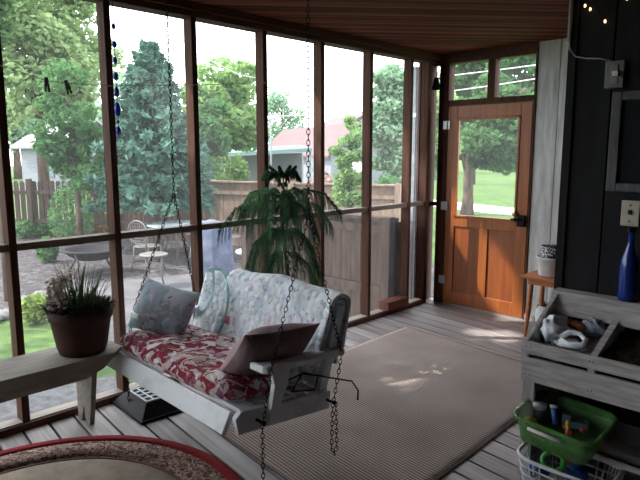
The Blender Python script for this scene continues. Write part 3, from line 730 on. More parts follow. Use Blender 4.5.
MB().box(0.0, 0.03, 0.003, 0.02, 0.600, 0.620).build('spacer', M['greywood'], st); MB().box(0.30, 0.325, 0.003, 0.02, 0.600, 0.620).build('spacer', M['greywood'], st)
for x in (0.02, 0.04, 0.305, 0.32, 0.71):
    for z in (0.655, 0.52): MB().ball((x, -0.003 if z > .61 else -0.001, z), 0.003, 6).build('nail_head', M['iron'], st)

# white plastic bag in the first bin
rnd = random.Random(8)
def crumple(c, r, sc, seed, amp=0.30, n=26):
    m = MB(); m.ball((0, 0, 0), 1, n); o = Vector((seed * 3.1, 0, 0)); out = MB(); vs = []
    for v in m.v:
        p = Vector(v); k = 1 + amp * noise.noise(p * 2.2 + o) + amp * 0.5 * abs(noise.noise(p * 5 + o)) - amp * .2
        vs.append((c[0] + p.x * r * sc[0] * k, c[1] + p.y * r * sc[1] * k, c[2] + p.z * r * sc[2] * k))
    out.add(vs, m.f, True); return out
bg = thing('plastic_bag', 'crumpled white plastic bag with loop handles in the left bin', 'bag', (KX0 + 0.092, KY0 + 0.12, 0.70), (0, 0, 0))
bg.scale = (0.84, 0.95, 1.0)
crumple((-0.01, 0.02, 0.015), 0.078, (0.95, 1.0, 0.85), 1, 0.6).build('bag_body', M['bag'], bg)
crumple((0.10, -0.015, -0.025), 0.07, (1.25, 0.55, 0.28), 2, 0.5).build('bag_fold', M['bag'], bg)
MB().tube([(0.05, -0.02, 0.0), (0.09, -0.01, 0.028), (0.14, 0.0, 0.03), (0.185, -0.02, 0.012), (0.18, -0.05, -0.012), (0.12, -0.06, -0.016), (0.06, -0.04, -0.01)], [0.016, 0.014, 0.011, 0.014, 0.016, 0.016, 0.014], 8).build('bag_handle', M['bag'], bg)
tag(crumple((KX0 + 0.225, KY0 + 0.255, 0.73), 0.07, (0.85, 0.7, 0.6), 5, 0.5).build('plastic_bag', noisy('grey_film', [(0.3, (0.16, 0.19, 0.24)), (0.7, (0.36, 0.40, 0.46))], (14,) * 3, 4, 0.4, 0.4, 0.3)),
    'greyish plastic bag lying behind the white bag in the left bin', 'bag')
for k, (x, y) in enumerate(((0.12, 0.25), (0.155, 0.225), (0.185, 0.205))):
    o = MB(); o.ball((0, 0, 0), 0.02, 10, (1.3, 1, 0.9), 0.15, k)
    o = o.build('seed_pod', M.get('pod') or M.setdefault('pod', plain('orange_brown_pod', (0.22, 0.07, 0.02), 0.7)), loc=(KX0 + x, KY0 + y, 0.735))
    tag(o, 'orange brown dried pod between the two plastic bags in the bin', 'pod', 'dried pods in the left bin')
tag(MB().grid(lambda u, v: (KX0 + 0.332 + 0.364 * u, KY0 + 0.025 + 0.34 * v, 0.655 + 0.075 * v + 0.02 * noise.noise(Vector((u * 7, v * 7, 0)))), 30, 24).build('potting_soil', M['soil']),
    'dark crumbled soil and dry leaves lying in the middle bin', 'soil', kind='stuff')
tag(MB().grid(lambda u, v: (KX0 + 0.728 + 0.375 * u, KY0 + 0.025 + 0.34 * v, 0.655 + 0.075 * v + 0.02 * noise.noise(Vector((u * 7, v * 7, 4)))), 30, 24).build('potting_soil', M['soil']),
    'dark soil in the far right bin at the edge of the frame', 'soil', kind='stuff')

# cobalt bottle on the ledge
bt = thing('blue_bottle', 'tall cobalt blue bottle standing on the ledge of the grey bin stand', 'bottle', (2.615, 2.915, 0.8625))
MB().lathe([(0, 0), (0.030, 0), (0.036, 0.006), (0.038, 0.03), (0.038, 0.16), (0.034, 0.20), (0.018, 0.245), (0.013, 0.27), (0.013, 0.315), (0.016, 0.318), (0.016, 0.33), (0.0, 0.33)], 28).build('bottle_body', M['bluebottle'], bt)
MB().lathe([(0.0165, 0.322), (0.018, 0.324), (0.018, 0.345), (0, 0.345)], 20).build('bottle_cap', M['blackplastic'], bt)

# green tub with toys
M['greentub'] = None
m, ntg, b = newmat('green_tub_plastic', 0.25, 0.5); b.inputs['Base Color'].default_value = (0.14, 0.36, 0.10, 1); b.inputs['Alpha'].default_value = 0.45; M['greentub'] = m
def tub(sx, sy, h, t=0.003, n=7, rr=0.05, flare=0.8):
    """rounded open tub: outline rings from the floor up, with a rolled rim"""
    def ring(k, z, e=0.0):
        P = []
        for cx, cy, a0 in ((1, 1, 0), (-1, 1, 90), (-1, -1, 180), (1, -1, 270)):
            for q in range(n):
                an = R(a0 + 90 * q / (n - 1)); P.append((cx * (sx * k - rr) + (rr + e) * math.cos(an), cy * (sy * k - rr) + (rr + e) * math.sin(an), z))
        return P
    m = MB(); rings = [ring(flare, 0.0), ring(flare + (1 - flare) * .6, h * .6), ring(1, h), ring(1, h + .004, 0.012), ring(1, h - 0.010, 0.013)]
    N = len(rings[0]); vs = [p for r in rings for p in r]
    fs = [(i * N + k, i * N + (k + 1) % N, (i + 1) * N + (k + 1) % N, (i + 1) * N + k) for i in range(len(rings) - 1) for k in range(N)] + [tuple(range(N))[::-1]]
    return m.add(vs, fs, True)
gt = thing('toy_tub', 'translucent green plastic tub full of toys on the stand shelf', 'tub', (KX0 + 0.205, KY0 + 0.010, 0.249), (R(3), R(4), 0))
tub(0.172, 0.16, 0.125, flare=0.86).build('tub_body', M['greentub'], gt, solid=0.003)
hb = MB(); hb.tube([(-0.09, -0.158, 0.085), (-0.09, -0.175, 0.095), (0.05, -0.175, 0.095), (0.05, -0.158, 0.085)], 0.008); hb.build('tub_handle', M['whiteplastic'], gt)
toyc = {'red': (0.45, 0.03, 0.02), 'blue': (0.02, 0.10, 0.40), 'yellow': (0.50, 0.36, 0.02), 'orange': (0.60, 0.13, 0.02), 'green': (0.06, 0.40, 0.05), 'white': (0.55, 0.56, 0.56), 'grey': (0.10, 0.14, 0.18)}
TM = {k: plain('toy_' + k, v, 0.35, 0.5) for k, v in toyc.items()}
gx, gy, gz = KX0 + 0.21, KY0 + 0.010, 0.240
def toy(name, mb, c, label, cat, loc, rot=(0, 0, 0), extra=None):
    if extra is None:
        o = mb.build(name, TM[c]); o.location = loc; o.rotation_euler = rot; return tag(o, label, cat)
    t = thing(name, label, cat, loc, rot); mb.build(extra[0], TM[c], t); extra[2].build(extra[1], TM[extra[3]], t); return t
toy('toy_jar', MB().lathe([(0, 0), (0.03, 0), (0.03, 0.05), (0.026, 0.055), (0, 0.055)], 16), 'grey', 'small grey blue jar with pale lid at the left of the green tub', 'toy', (gx - 0.12, gy + 0.01, gz + 0.075), (0, 0, 0), ('jar_body', 'jar_lid', MB().lathe([(0.031, 0.05), (0.031, 0.07), (0, 0.07)], 16), 'white'))
toy('toy_tube', MB().tube([(0, 0, 0), (0.0, 0.02, 0.07)], [0.012, 0.016], 10), 'blue', 'short blue tube standing in the green tub', 'toy', (gx - 0.035, gy - 0.01, gz + 0.080), (0, R(-15), 0), ('tube_body', 'tube_cap', MB().tube([(0, 0.019, 0.068), (0, 0.023, 0.082)], 0.018, 10), 'white'))
toy('toy_figure', MB().tube([(0, 0, 0), (0, 0, 0.03)], 0.010, 8).ball((0, 0, 0.042), 0.012, 8), 'yellow', 'little upright yellow and red toy at the tub front', 'toy', (gx + 0.055, gy - 0.09, gz + 0.100), (0, R(-8), 0), ('body', 'foot', MB().ball((0, 0, 0), 0.016, 8).ball((0.012, 0, 0.0), 0.012, 8), 'red'))
toy('toy_block', MB().box(-.03, .03, -.02, .02, -.012, .012), 'orange', 'orange block pressed against the front of the green tub', 'toy', (gx - 0.07, gy - 0.085, gz + 0.045), (0.2, 0.4, 0.1))
toy('toy_ball', MB().ball((0, 0, 0), 0.032, 14), 'yellow', 'yellow ball in the left end of the green tub', 'toy', (gx - 0.13, gy - 0.06, gz + 0.07))
toy('toy_cup', MB().lathe([(0.018, 0), (0.028, 0.06), (0.025, 0.06), (0.015, 0.004), (0, 0.004)], 14), 'green', 'green cup tipped over inside the green tub', 'toy', (gx - 0.02, gy - 0.06, gz + 0.03), (1.1, 0.2, 0.5))
toy('toy_truck', MB().box(-.055, .055, -.025, .025, 0, .03).box(-.055, -.02, -.022, .022, .03, .055), 'grey', 'dark grey toy truck at the back of the green tub', 'toy', (gx + 0.03, gy + 0.05, gz + 0.07), (0, 0, 0.3), ('truck_body', 'wheels', MB().tube([(-.035, -.03, 0), (-.035, .03, 0)], .014).tube([(.035, -.03, 0), (.035, .03, 0)], .014), 'red'))
tag(crumple((KX0 + 0.62, KY0 + 0.14, 0.32), 0.075, (0.9, 0.8, 1.0), 9, 0.5).build('plastic_bag', M['bag']), 'bunched white plastic bag on the shelf right of the green tub', 'bag')

# laundry basket below
lb = thing('laundry_basket', 'white plastic lattice basket of toys on the deck under the stand', 'basket', (KX0 + 0.245, KY0 + 0.02, 0.001))
m = MB()
bx, by, bh = 0.21, 0.16, 0.17
def ringp(k, z, n=36):
    P = []
    for q in range(n):
        a = 2 * PI * q / n; c_, s_ = math.cos(a), math.sin(a)
        P.append((bx * k * math.copysign(abs(c_) ** .5, c_), by * k * math.copysign(abs(s_) ** .5, s_), z))
    return P
for k, z, r in ((0.85, 0.006, 0.006), (0.9, 0.05, 0.004), (0.94, 0.09, 0.004), (0.97, 0.13, 0.004)):
    P = ringp(k, z); m.tube(P + [P[0], P[1]], r, 6, False)
A, B = ringp(0.85, 0.006, 48), ringp(1.0, bh, 48)
for p, q in zip(A, B): m.tube([p, q], 0.0035, 4)
m.build('basket_wall', M['whiteplastic'], lb)
P = ringp(1.0, bh); MB().tube(P + [P[0], P[1]], 0.009, 8, False).build('basket_rim', M['whiteplastic'], lb)
MB().prism([(x, y) for x, y, z in ringp(0.84, 0)], 0.0, 0.006).build('basket_floor', M['whiteplastic'], lb)
bx0, by0 = KX0 + 0.245, KY0 + 0.02
toy('toy_ring', MB().tube([(0.045 * math.cos(a), 0.045 * math.sin(a), 0) for a in [k * 2 * PI / 18 for k in range(20)]], 0.012, 8, False), 'green', 'lime green ring lying on top of the basket toys', 'toy', (bx0 - 0.05, by0 - 0.07, 0.165), (0.5, 0.2, 0))
toy('toy_shovel', MB().box(-.03, .03, -.035, .035, -.004, .004).tube([(0, .03, 0), (0, .14, .01)], .008), 'blue', 'blue toy shovel lying across the basket', 'toy', (bx0 + 0.045, by0 - 0.075, 0.14), (0.2, 0.1, 0.5))
toy('toy_ball', MB().ball((0, 0, 0), 0.045, 16), 'blue', 'large blue ball in the middle of the white basket', 'toy', (bx0 + 0.03, by0 + 0.02, 0.10))
toy('toy_bucket', MB().lathe([(0.03, 0), (0.045, 0.08), (0.042, 0.08), (0.027, .004), (0, .004)], 18), 'yellow', 'yellow toy bucket lying in the right of the basket', 'toy', (bx0 + 0.10, by0 - 0.05, 0.09), (1.2, 0.3, 0.6))
toy('toy_ball', MB().ball((0, 0, 0), 0.03, 14), 'red', 'small red ball at the back of the white basket', 'toy', (bx0 - 0.03, by0 + 0.07, 0.13))
toy('toy_block', MB().box(-.05, .05, -.02, .02, -.02, .02), 'blue', 'long blue block at the left side of the white basket', 'toy', (bx0 - 0.12, by0 - 0.04, 0.09), (0.1, 0.3, 1.2))

# ------------------------------------------------------------------ things on the dark house wall
sp = thing('outlet_cover', 'ivory switch and outlet plate on the dark wall above the bottle', 'outlet', (2.585, YH - 0.001, 1.265))
MB().box(-0.040, 0.040, -0.007, 0, -0.060, 0.060).build('plate', M['ivory'], sp, bevel=0.003)
MB().box(-0.007, 0.007, -0.016, -0.006, -0.004, 0.016).build('switch', M['blackplastic'], sp)
for z in (0.038, -0.038): MB().ball((0, -0.009, z), 0.004, 8).build('screw', M['blackplastic'], sp)
op = thing('outlet_box', 'grey metal outlet box with a plug high on the dark wall', 'outlet', (2.475, YH - 0.001, 1.905))
MB().box(-0.042, 0.042, -0.022, 0, -0.062, 0.062).build('box', plain('box_grey', (0.14, 0.14, 0.13), 0.45, 0.4), op, bevel=0.004)
MB().box(-0.018, 0.018, -0.027, -0.02, 0.005, 0.045).box(-0.018, 0.018, -0.027, -0.02, -0.045, -0.005).build('socket', plain('socket_grey', (0.20, 0.20, 0.19), 0.4), op, bevel=0.002)
MB().box(-0.002, 0.026, -0.05, -0.027, -0.012, 0.014).build('plug', plain('pale_plug', (0.55, 0.54, 0.50), 0.3, 0.5), op, bevel=0.004)
cdp = thing('cable', 'thin grey cable curving down the wall corner to the outlet box', 'cable', (0, 0, 0))
MB().tube([(XR - 0.005, YH - 0.022, 2.30), (XR - 0.005, YH - 0.022, 2.08)], 0.010, 8).build('cable_sleeve', M['wire'], cdp)
MB().tube([(XR - 0.005, YH - 0.022, 2.09), (XR + 0.0, YH - 0.024, 2.045), (XR + 0.03, YH - 0.02, 2.005), (XR + 0.08, YH - 0.012, 1.992), (XR + 0.14, YH - 0.012, 1.985), (2.455, YH - 0.014, 1.97)], 0.0045, 6).build('cord', M['wire'], cdp)
fr = thing('wall_frame', 'dark grey weathered frame with black panel hanging on the dark wall', 'frame', (2.475, YH - 0.001, 1.365))
M['frame'] = noisy('dark_frame_wood', [(0.3, (0.05, 0.05, 0.056)), (0.7, (0.12, 0.12, 0.13))], (30, 30, 6), 5, 0.6, 0.3, 0.4)
FW, FH = 0.62, 0.46
MB().box(0, 0.045, -0.03, 0, 0, FH).box(FW - 0.045, FW, -0.03, 0, 0, FH).box(0.045, FW - 0.045, -0.03, 0, 0, 0.04).box(0.045, FW - 0.045, -0.03, 0, FH - 0.04, FH).build('frame_border', M['frame'], fr, bevel=0.005)
MB().box(0.04, FW - 0.04, -0.012, 0, 0.035, FH - 0.035).build('panel', M['blackplastic'], fr)

# string of small lights
sl = thing('string_lights', 'string of small warm lights looped along the top of the dark wall', 'lights', (0, 0, 0))
bulbs = [(2.32, 2.235), (2.345, 2.215), (2.416, 2.150), (2.505, 2.235), (2.60, 2.26)]
MB().tube([(2.28, YH - 0.012, 2.30), (2.32, YH - 0.012, 2.25), (2.345, YH - 0.012, 2.235), (2.416, YH - 0.012, 2.165), (2.46, YH - 0.012, 2.22), (2.505, YH - 0.012, 2.25), (2.56, YH - 0.012, 2.29), (2.60, YH - 0.012, 2.27), (2.7, YH - 0.012, 2.33)], 0.0018, 5).build('light_wire', M['blackplastic'], sl)
M['bulb'] = emis('warm_bulb', (1.0, 0.66, 0.28), 4.0)
for x, z in bulbs: MB().ball((x, YH - 0.016, z), 0.0065, 10, (0.8, .8, 1.25)).build('bulb', M['bulb'], sl)

# ------------------------------------------------------------------ small table by the door
tz = 0.505
tb = thing('side_table', 'small orange pine side table standing in the nook right of the door', 'table', (1.285, 4.62, 0))
M['pinew'] = wood('orange_pine', (0.36, 0.11, 0.03), (0.55, 0.20, 0.06), 'x', 30, 3, 0.4, 0.4, 0.1)
MB().box(0.0, 0.42, 0.0, 0.36, tz, tz + 0.022).build('tabletop', M['pinew'], tb, bevel=0.005)
MB().box(0.06, 0.36, 0.045, 0.06, tz - 0.05, tz).box(0.06, 0.36, 0.30, 0.315, tz - 0.05, tz).box(0.06, 0.075, 0.06, 0.30, tz - 0.05, tz).box(0.345, 0.36, 0.06, 0.30, tz - 0.05, tz).build('skirt', M['pinew'], tb)
for sx, sy in ((0, 0), (1, 0), (0, 1), (1, 1)):
    x = 0.085 if sx == 0 else 0.335; y = 0.065 if sy == 0 else 0.295; ex = -0.03 if sx == 0 else 0.03; ey = -0.02 if sy == 0 else 0.02
    MB().tube([(x, y, tz), (x + ex * .2, y + ey * .2, 0.42), (x + ex * .45, y + ey * .45, 0.24), (x + ex, y + ey, 0.0)], [0.016, 0.019, 0.021, 0.012], 12).build('leg', M['pinew'], tb)
wt = thing('white_planter', 'white plastic tub planter standing on the small pine table', 'planter', (1.475, 4.80, tz + 0.0225))
MB().lathe([(0, 0), (0.095, 0), (0.10, 0.01), (0.115, 0.145), (0.122, 0.147), (0.122, 0.16), (0.112, 0.16), (0.108, 0.14), (0, 0.13)], 32).build('planter_body', M['whiteplastic'], wt)
M['bw'] = cloth_print('black_white_scroll', (0.70, 0.72, 0.75), [((0.012, 0.014, 0.02), 26, 0.47)], warp=3.0, rough=0.5)
bb = thing('patterned_pot', 'black and white scroll patterned pot sitting in the white planter', 'pot', (1.475, 4.80, tz + 0.155))
MB().lathe([(0, 0.0), (0.075, 0.0), (0.095, 0.03), (0.095, 0.085), (0.088, 0.10), (0.094, 0.115), (0.084, 0.115), (0.08, 0.10), (0, 0.06)], 32).build('pot_body', M['bw'], bb)
pp = thing('ceramic_pot', 'white pot with dark spots on the deck under the pine table', 'pot', (1.395, 4.96, 0.001))
MB().lathe([(0, 0), (0.06, 0), (0.095, 0.08), (0.10, 0.16), (0.08, 0.22), (0.07, 0.22), (0.07, 0.17), (0, 0.15)], 24).build('pot_body', cloth_print('spotted_glaze', (0.60, 0.62, 0.62), [((0.015, 0.015, 0.02), 9, 0.58)], rough=0.4), pp)
blades(60, 0.05, 0.06, 0.05, 0.13, 0.006, random.Random(2), zc=0.17).build('leaves', M['grassy'], pp)

# ------------------------------------------------------------------ clothes line, pegs, blue glass strand
LX = 0.13
def ly(p, x=LX):
    d = at(p[0], p[1], 1) - CAM; t = (x - CAM.x) / d.x; return CAM + d * t
cl = [Vector((0.13, 0.30, 2.16)), Vector((0.13, 1.08, 1.985)), Vector((0.13, 1.30, 1.93)), Vector((0.13, 1.41, 1.925)), Vector((0.11, 1.67, 1.932)), Vector((0.11, 2.27, 1.985)), Vector((0.11, 2.87, 2.045))]
tag(MB().tube(cl, 0.0022, 5).build('clothes_line', M['line']), 'thin clothes line strung across the screens at the upper left', 'line')
def peg(loc, a, label):
    t = thing('clothes_peg', label, 'clothes peg', loc, (0, a, 0), group='pegs on the line')
    t.rotation_euler = (a, 0, R(20))
    for s in (-1, 1):
        MB().prism([(-0.004, 0.022), (0.004, 0.022), (0.005, -0.02), (0.003 , -0.055), (-0.002, -0.055), (-0.004, -0.02)], -0.005, 0.005, 'x', mat=Matrix.Translation((0, s * 0.006, 0)) @ Matrix.Rotation(s * 0.12, 4, 'X')).build('jaw', M['blackplastic'], t)
    MB().tube([(-0.007, 0.0, 0.004), (0.007, 0.0, 0.004)], 0.004, 8).build('spring', M['metal'], t)
peg((0.13, 1.30, 1.925), 0.05, 'dark clothes peg on the line, the left of the two')
peg((0.13, 1.41, 1.920), 0.30, 'dark clothes peg on the line, the tilted right one')
bs = thing('glass_strand', 'hanging strand of cobalt blue glass drops beside the second post', 'ornament', (0.115, 1.708, 0))
MB().tube([(0, 0, 2.41), (0, 0, 1.63)], 0.0018, 5).build('strand_wire', M['blackplastic'], bs)
for z, r, h in ((2.27, .012, 1.5), (2.17, .016, 1.3), (2.08, .014, 1.6), (1.99, .016, 1.6), (1.90, .016, 1.9), (1.80, .020, 2.1), (1.73, .010, 1.0), (1.675, .017, 1.5)):
    MB().ball((0, 0, z), r, 12, (1, 1, h)).build('glass_drop', M['beads'], bs)

# ------------------------------------------------------------------ outside: ground, fences, patio, trees, houses
GZ = -0.5
M['lawn'] = noisy('lawn_grass', [(0.3, (0.04, 0.075, 0.02)), (0.7, (0.09, 0.15, 0.045))], (3, 3, 3), 8, 0.9, 0.1, 0.6, 40)
M['mulch'] = noisy('mulch', [(0.3, (0.012, 0.010, 0.010)), (0.5, (0.055, 0.050, 0.052)), (0.68, (0.16, 0.15, 0.155))], (9, 9, 9), 8, 0.95, 0.1, 0.8, nrough=0.8)
M['concrete'] = noisy('patio_concrete', [(0.3, (0.065, 0.064, 0.068)), (0.7, (0.105, 0.103, 0.108))], (2.5,) * 3, 7, 0.85, 0.2, 0.3)
M['stone'] = noisy('pale_stone', [(0.3, (0.10, 0.10, 0.10)), (0.7, (0.20, 0.19, 0.19))], (8,) * 3, 5, 0.85, 0.2, 0.5)
def gpoly(name, pts, z, m): return struct(MB().prism(pts, z - 0.06, z).build(name, m))
gpoly('ground', [(-90, -30), (-0.03, -30), (-0.03, 5.25), (60, 5.25), (60, 150), (-90, 150)], GZ - 0.02, M['lawn'])
gpoly('ground_bed', [(-15, 1.2), (-4.1, 2.1), (-4.7, 2.62), (-4.98, 2.87), (-5.09, 3.16), (-5.0, 3.46), (-4.5, 3.3), (-2.9, 2.55), (-0.9, 2.5), (-0.05, 2.5), (-0.05, 5.2), (-1.5, 9.2), (-6.0, 9.0), (-15, 5.5)], GZ, M['mulch'])
gpoly('patio', [(-5.3, 3.6), (-4.4, 3.05), (-2.9, 2.75), (-0.06, 2.7), (-0.06, 4.68), (-2.2, 5.9), (-4.6, 5.9)], GZ + 0.045, M['concrete'])
gpoly('stepping_walk', [(-1.7, 1.25), (-0.06, 1.0), (-0.06, 2.45), (-1.5, 2.35)], GZ + 0.02, plain('pale_gravel', (0.11, 0.11, 0.115), 0.9, var=0.4, scale=14))
gpoly('sidewalk', [(-40, 26.5), (30, 9.5), (30, 11.2), (-40, 28.8)], GZ + 0.01, plain('walk_concrete', (0.55, 0.55, 0.53), 0.8))

# stones edging the bed
rnd = random.Random(21)
sm = M['stone']
k = 0
edge = [Vector(p) for p in ((-3.9, 1.75), (-4.25, 2.27), (-4.70, 2.62), (-4.98, 2.87), (-5.09, 3.16), (-5.04, 3.46), (-4.75, 3.75))]
for i in range(20):
    t = i / 19 * 5.999; q = edge[int(t)].lerp(edge[int(t) + 1], t - int(t)); x = q.x + rnd.uniform(-.04, .04); y = q.y + rnd.uniform(-.04, .04); r = rnd.uniform(0.07, 0.12)
    o = MB(); o.ball((0, 0, 0), r, 12, (1.2, 0.9, 0.6), 0.25, i); o = o.build('edging_stone', sm, loc=(x, y, GZ + r * 0.25))
    tag(o, 'pale rounded stone in the border edging the mulch bed', 'stone', 'stones edging the mulch bed')

# fences
M['fence_dark'] = wood('fence_dark', (0.045, 0.033, 0.03), (0.10, 0.072, 0.06), 'z', 14, 2, 0.85, 0.1)
M['fence_tan'] = wood('fence_tan', (0.17, 0.12, 0.09), (0.29, 0.215, 0.165), 'z', 14, 2, 0.85, 0.1)
M['fence_grey'] = wood('fence_grey', (0.075, 0.048, 0.036), (0.15, 0.105, 0.082), 'z', 14, 2, 0.85, 0.1)
def fence(a, b, zt, m, label, board=0.14, gap=0.006, dog=True, cap=False, posts=2.4, rails=(0.25, 1.0), front=1, post_up=0.05):
    a = Vector(a); b = Vector(b); d = (b - a); L = d.length; d.normalize(); ang = math.atan2(d.y, d.x)
    t = thing('wooden_fence', label, 'fence', (a.x, a.y, GZ), (0, 0, ang)); H = zt - GZ
    p = MB(); x = 0
    rr = random.Random(5)
    while x < L:
        h = H + (rr.uniform(-.01, .01) if dog else 0); w_ = board - gap
        if dog: p.prism([(x, 0.04), (x + w_, 0.04), (x + w_, h - 0.04), (x + w_ - 0.03, h), (x + 0.03, h), (x, h - 0.04)], -0.01, 0.01, 'y')
        else: p.box(x, x + w_, -0.01, 0.01, 0.04, h)
        x += board
    p.build('boards', m, t)
    for z in rails: MB().box(0, L, -front * 0.05, -front * 0.012, H * z - 0.045, H * z + 0.045).build('rail', m, t)
    n = max(1, round(L / posts))
    for i in range(n + 1):
        xx = i * L / n; MB().box(xx - 0.05, xx + 0.05, -front * 0.15, -front * 0.051, -0.05, H + post_up).build('post', m, t)
    if cap: MB().box(-0.03, L + 0.03, -0.10, 0.03, H, H + 0.035).build('cap_board', m, t)
    return t
fence((-14.5, 2.6), (-9.6, 6.55), 0.87, M['fence_dark'], 'dark brown dog eared picket fence behind the flower bed at left', board=0.15, gap=0.035, posts=2.0, rails=(0.3, 0.8))
fence((-9.6, 6.55), (-7.45, 7.45), 0.88, M['fence_grey'], 'grey brown privacy fence below the blue green spruce', posts=1.2, rails=(0.3, 0.8))
fence((-7.45, 7.45), (-3.3, 9.1), 0.90, M['fence_tan'], 'sunlit tan privacy fence behind the patio furniture', dog=False, cap=True, posts=2.0, rails=(0.3, 0.85))
fence((-2.35, 4.72), (-0.10, 4.72), 0.86, M['fence_grey'], 'near grey brown board fence meeting the porch corner', dog=False, cap=True, posts=1.15, rails=(0.46, 0.93), post_up=0.05)

# foliage
def leaves(pts, size, seed, aspect=0.6, droop=0.0):
    """one small quad per point, turned at random"""
    r = np.random.default_rng(seed); n = len(pts)
    d1 = r.normal(size=(n, 3)); d1[:, 2] = d1[:, 2] * 0.7 - droop; d1 /= np.linalg.norm(d1, axis=1)[:, None]
    d2 = r.normal(size=(n, 3)); d2 -= (d2 * d1).sum(1)[:, None] * d1; d2 /= np.linalg.norm(d2, axis=1)[:, None]
    s = size * r.uniform(0.6, 1.3, (n, 1))
    a = pts - d1 * s; b = pts + d2 * s * aspect - d1 * s * .1; c = pts + d1 * s; e = pts - d2 * s * aspect - d1 * s * .1
    v = np.stack([a, b, c, e], 1).reshape(-1, 3); f = np.arange(4 * n).reshape(-1, 4)
    return v, f
def np_obj(name, v, f, m, parent):
    me = bpy.data.meshes.new(name); me.from_pydata(v.tolist(), [], f.tolist()); me.materials.append(m)
    o = bpy.data.objects.new(name, me); COL.objects.link(o); o.parent = parent; return o
def round_tree(u, v0, v1, hw, d, kind, label, n=5200, leaf=0.16, seed=1, blobs=26, trunk=True, cat='tree', name='leafy_tree', group=None, zflat=1.0, gap=0.33):
    """a tree whose crown spans photo rows v0..v1 and half width hw when seen d metres off"""
    sc = d / F_PX; base = at(u, 200, d); cx, cy = base.x, base.y
    zt = CAM.z + (153 - v0) * sc; zb = CAM.z + (153 - v1) * sc; rx = hw * sc; cz = (zt + zb) / 2 - GZ; rz = (zt - zb) / 2
    t = thing(name, label, cat, (cx, cy, GZ), group=group)
    r = np.random.default_rng(seed)
    n = int(n * 1.8); cs = r.normal(size=(blobs, 3)); cs /= np.linalg.norm(cs, axis=1)[:, None]; cs *= r.uniform(0.25, 0.85, (blobs, 1))
    cs *= np.array([rx, rx, rz]); cs[:, 2] += cz
    rad = gap * (rx + rz) / 2 * r.uniform(0.7, 1.2, blobs)
    k = r.integers(0, blobs, n); q = r.normal(size=(n, 3)); q /= np.linalg.norm(q, axis=1)[:, None]; q *= (r.uniform(0.3, 1.0, (n, 1)) ** 0.5)
    pts = cs[k] + q * rad[k][:, None] * np.array([1.15, 1.15, 0.8 * zflat])
    v, f = leaves(pts, leaf * 0.72, seed + 5)
    np_obj('foliage', v, f, kind, t)
    if trunk:
        rr = max(0.06, rx * 0.07); top = cz + rz * 0.3
        MB().tube([(0, 0, -0.05), (0.02, 0, cz * 0.3), (-0.03, 0.02, cz * 0.7), (0, 0, top)], [rr * 1.3, rr, rr * 0.8, rr * 0.3], 10).build('trunk', M['bark'], t)
        mb = MB()
        for i in range(0, blobs, 3):
            c = Vector(cs[i]); s0 = Vector((0, 0, max(0.3, min(top, c.z - rx * 0.4)))); mb.tube([s0, s0.lerp(c, 0.5) + Vector((0, 0, .05 * rx)), c], [rr * 0.45, rr * 0.3, rr * 0.1], 6)
        mb.build('branches', M['bark'], t)
    return t
def conifer(u, v0, v1, hw, d, kind, label, n=5200, leaf=0.11, seed=1, cat='tree', name='spruce_tree', tiers=13, sparse=1.0, group=None, top=0.08):
    sc = d / F_PX; base = at(u, 200, d); zt = CAM.z + (153 - v0) * sc - GZ; zb = max(0.1, CAM.z + (153 - v1) * sc - GZ); R0 = hw * sc
    t = thing(name, label, cat, (base.x, base.y, GZ), group=group)
    r = np.random.default_rng(seed); pts = []; mb = MB()
    H = zt - zb
    for i in range(tiers):
        tt = i / (tiers - 1); z = zb + H * (tt ** 0.9); rad = R0 * (1 - tt) ** 0.75 + R0 * top; nb = int(7 + 6 * (1 - tt))
        for b in range(nb):
            a = 2 * PI * (b + r.random()) / nb; L = rad * r.uniform(0.7, 1.12); m = int(n / (tiers * nb) * (1 - tt * .6) * 1.5 * sparse)
            s = r.uniform(0.1, 1, m) ** 0.7; wd = 0.20 * L * (1.1 - s)
            px = np.cos(a) * L * s + r.normal(size=m) * wd; py = np.sin(a) * L * s + r.normal(size=m) * wd
            pz = z - 0.25 * L * s + 0.18 * L * s * s + r.normal(size=m) * 0.035 * R0 - np.abs(r.normal(size=m)) * 0.05 * R0
            pts.append(np.stack([px, py, pz], 1))
            if b % 2 == 0: mb.tube([(0, 0, z), (math.cos(a) * L * .5, math.sin(a) * L * .5, z - .08 * L), (math.cos(a) * L * .9, math.sin(a) * L * .9, z - .08 * L)], [R0 * .02, R0 * .013, R0 * .004], 5)
    pts = np.concatenate(pts); v, f = leaves(pts, leaf, seed + 9, 0.35, 0.3)
    np_obj('foliage', v, f, kind, t)
    MB().tube([(0, 0, -0.05), (0, 0, zt * 0.5), (0, 0, zt * 0.97)], [R0 * .07, R0 * .045, R0 * .008], 8).build('trunk', M['bark'], t)
    mb.build('branches', M['bark'], t)
    return t
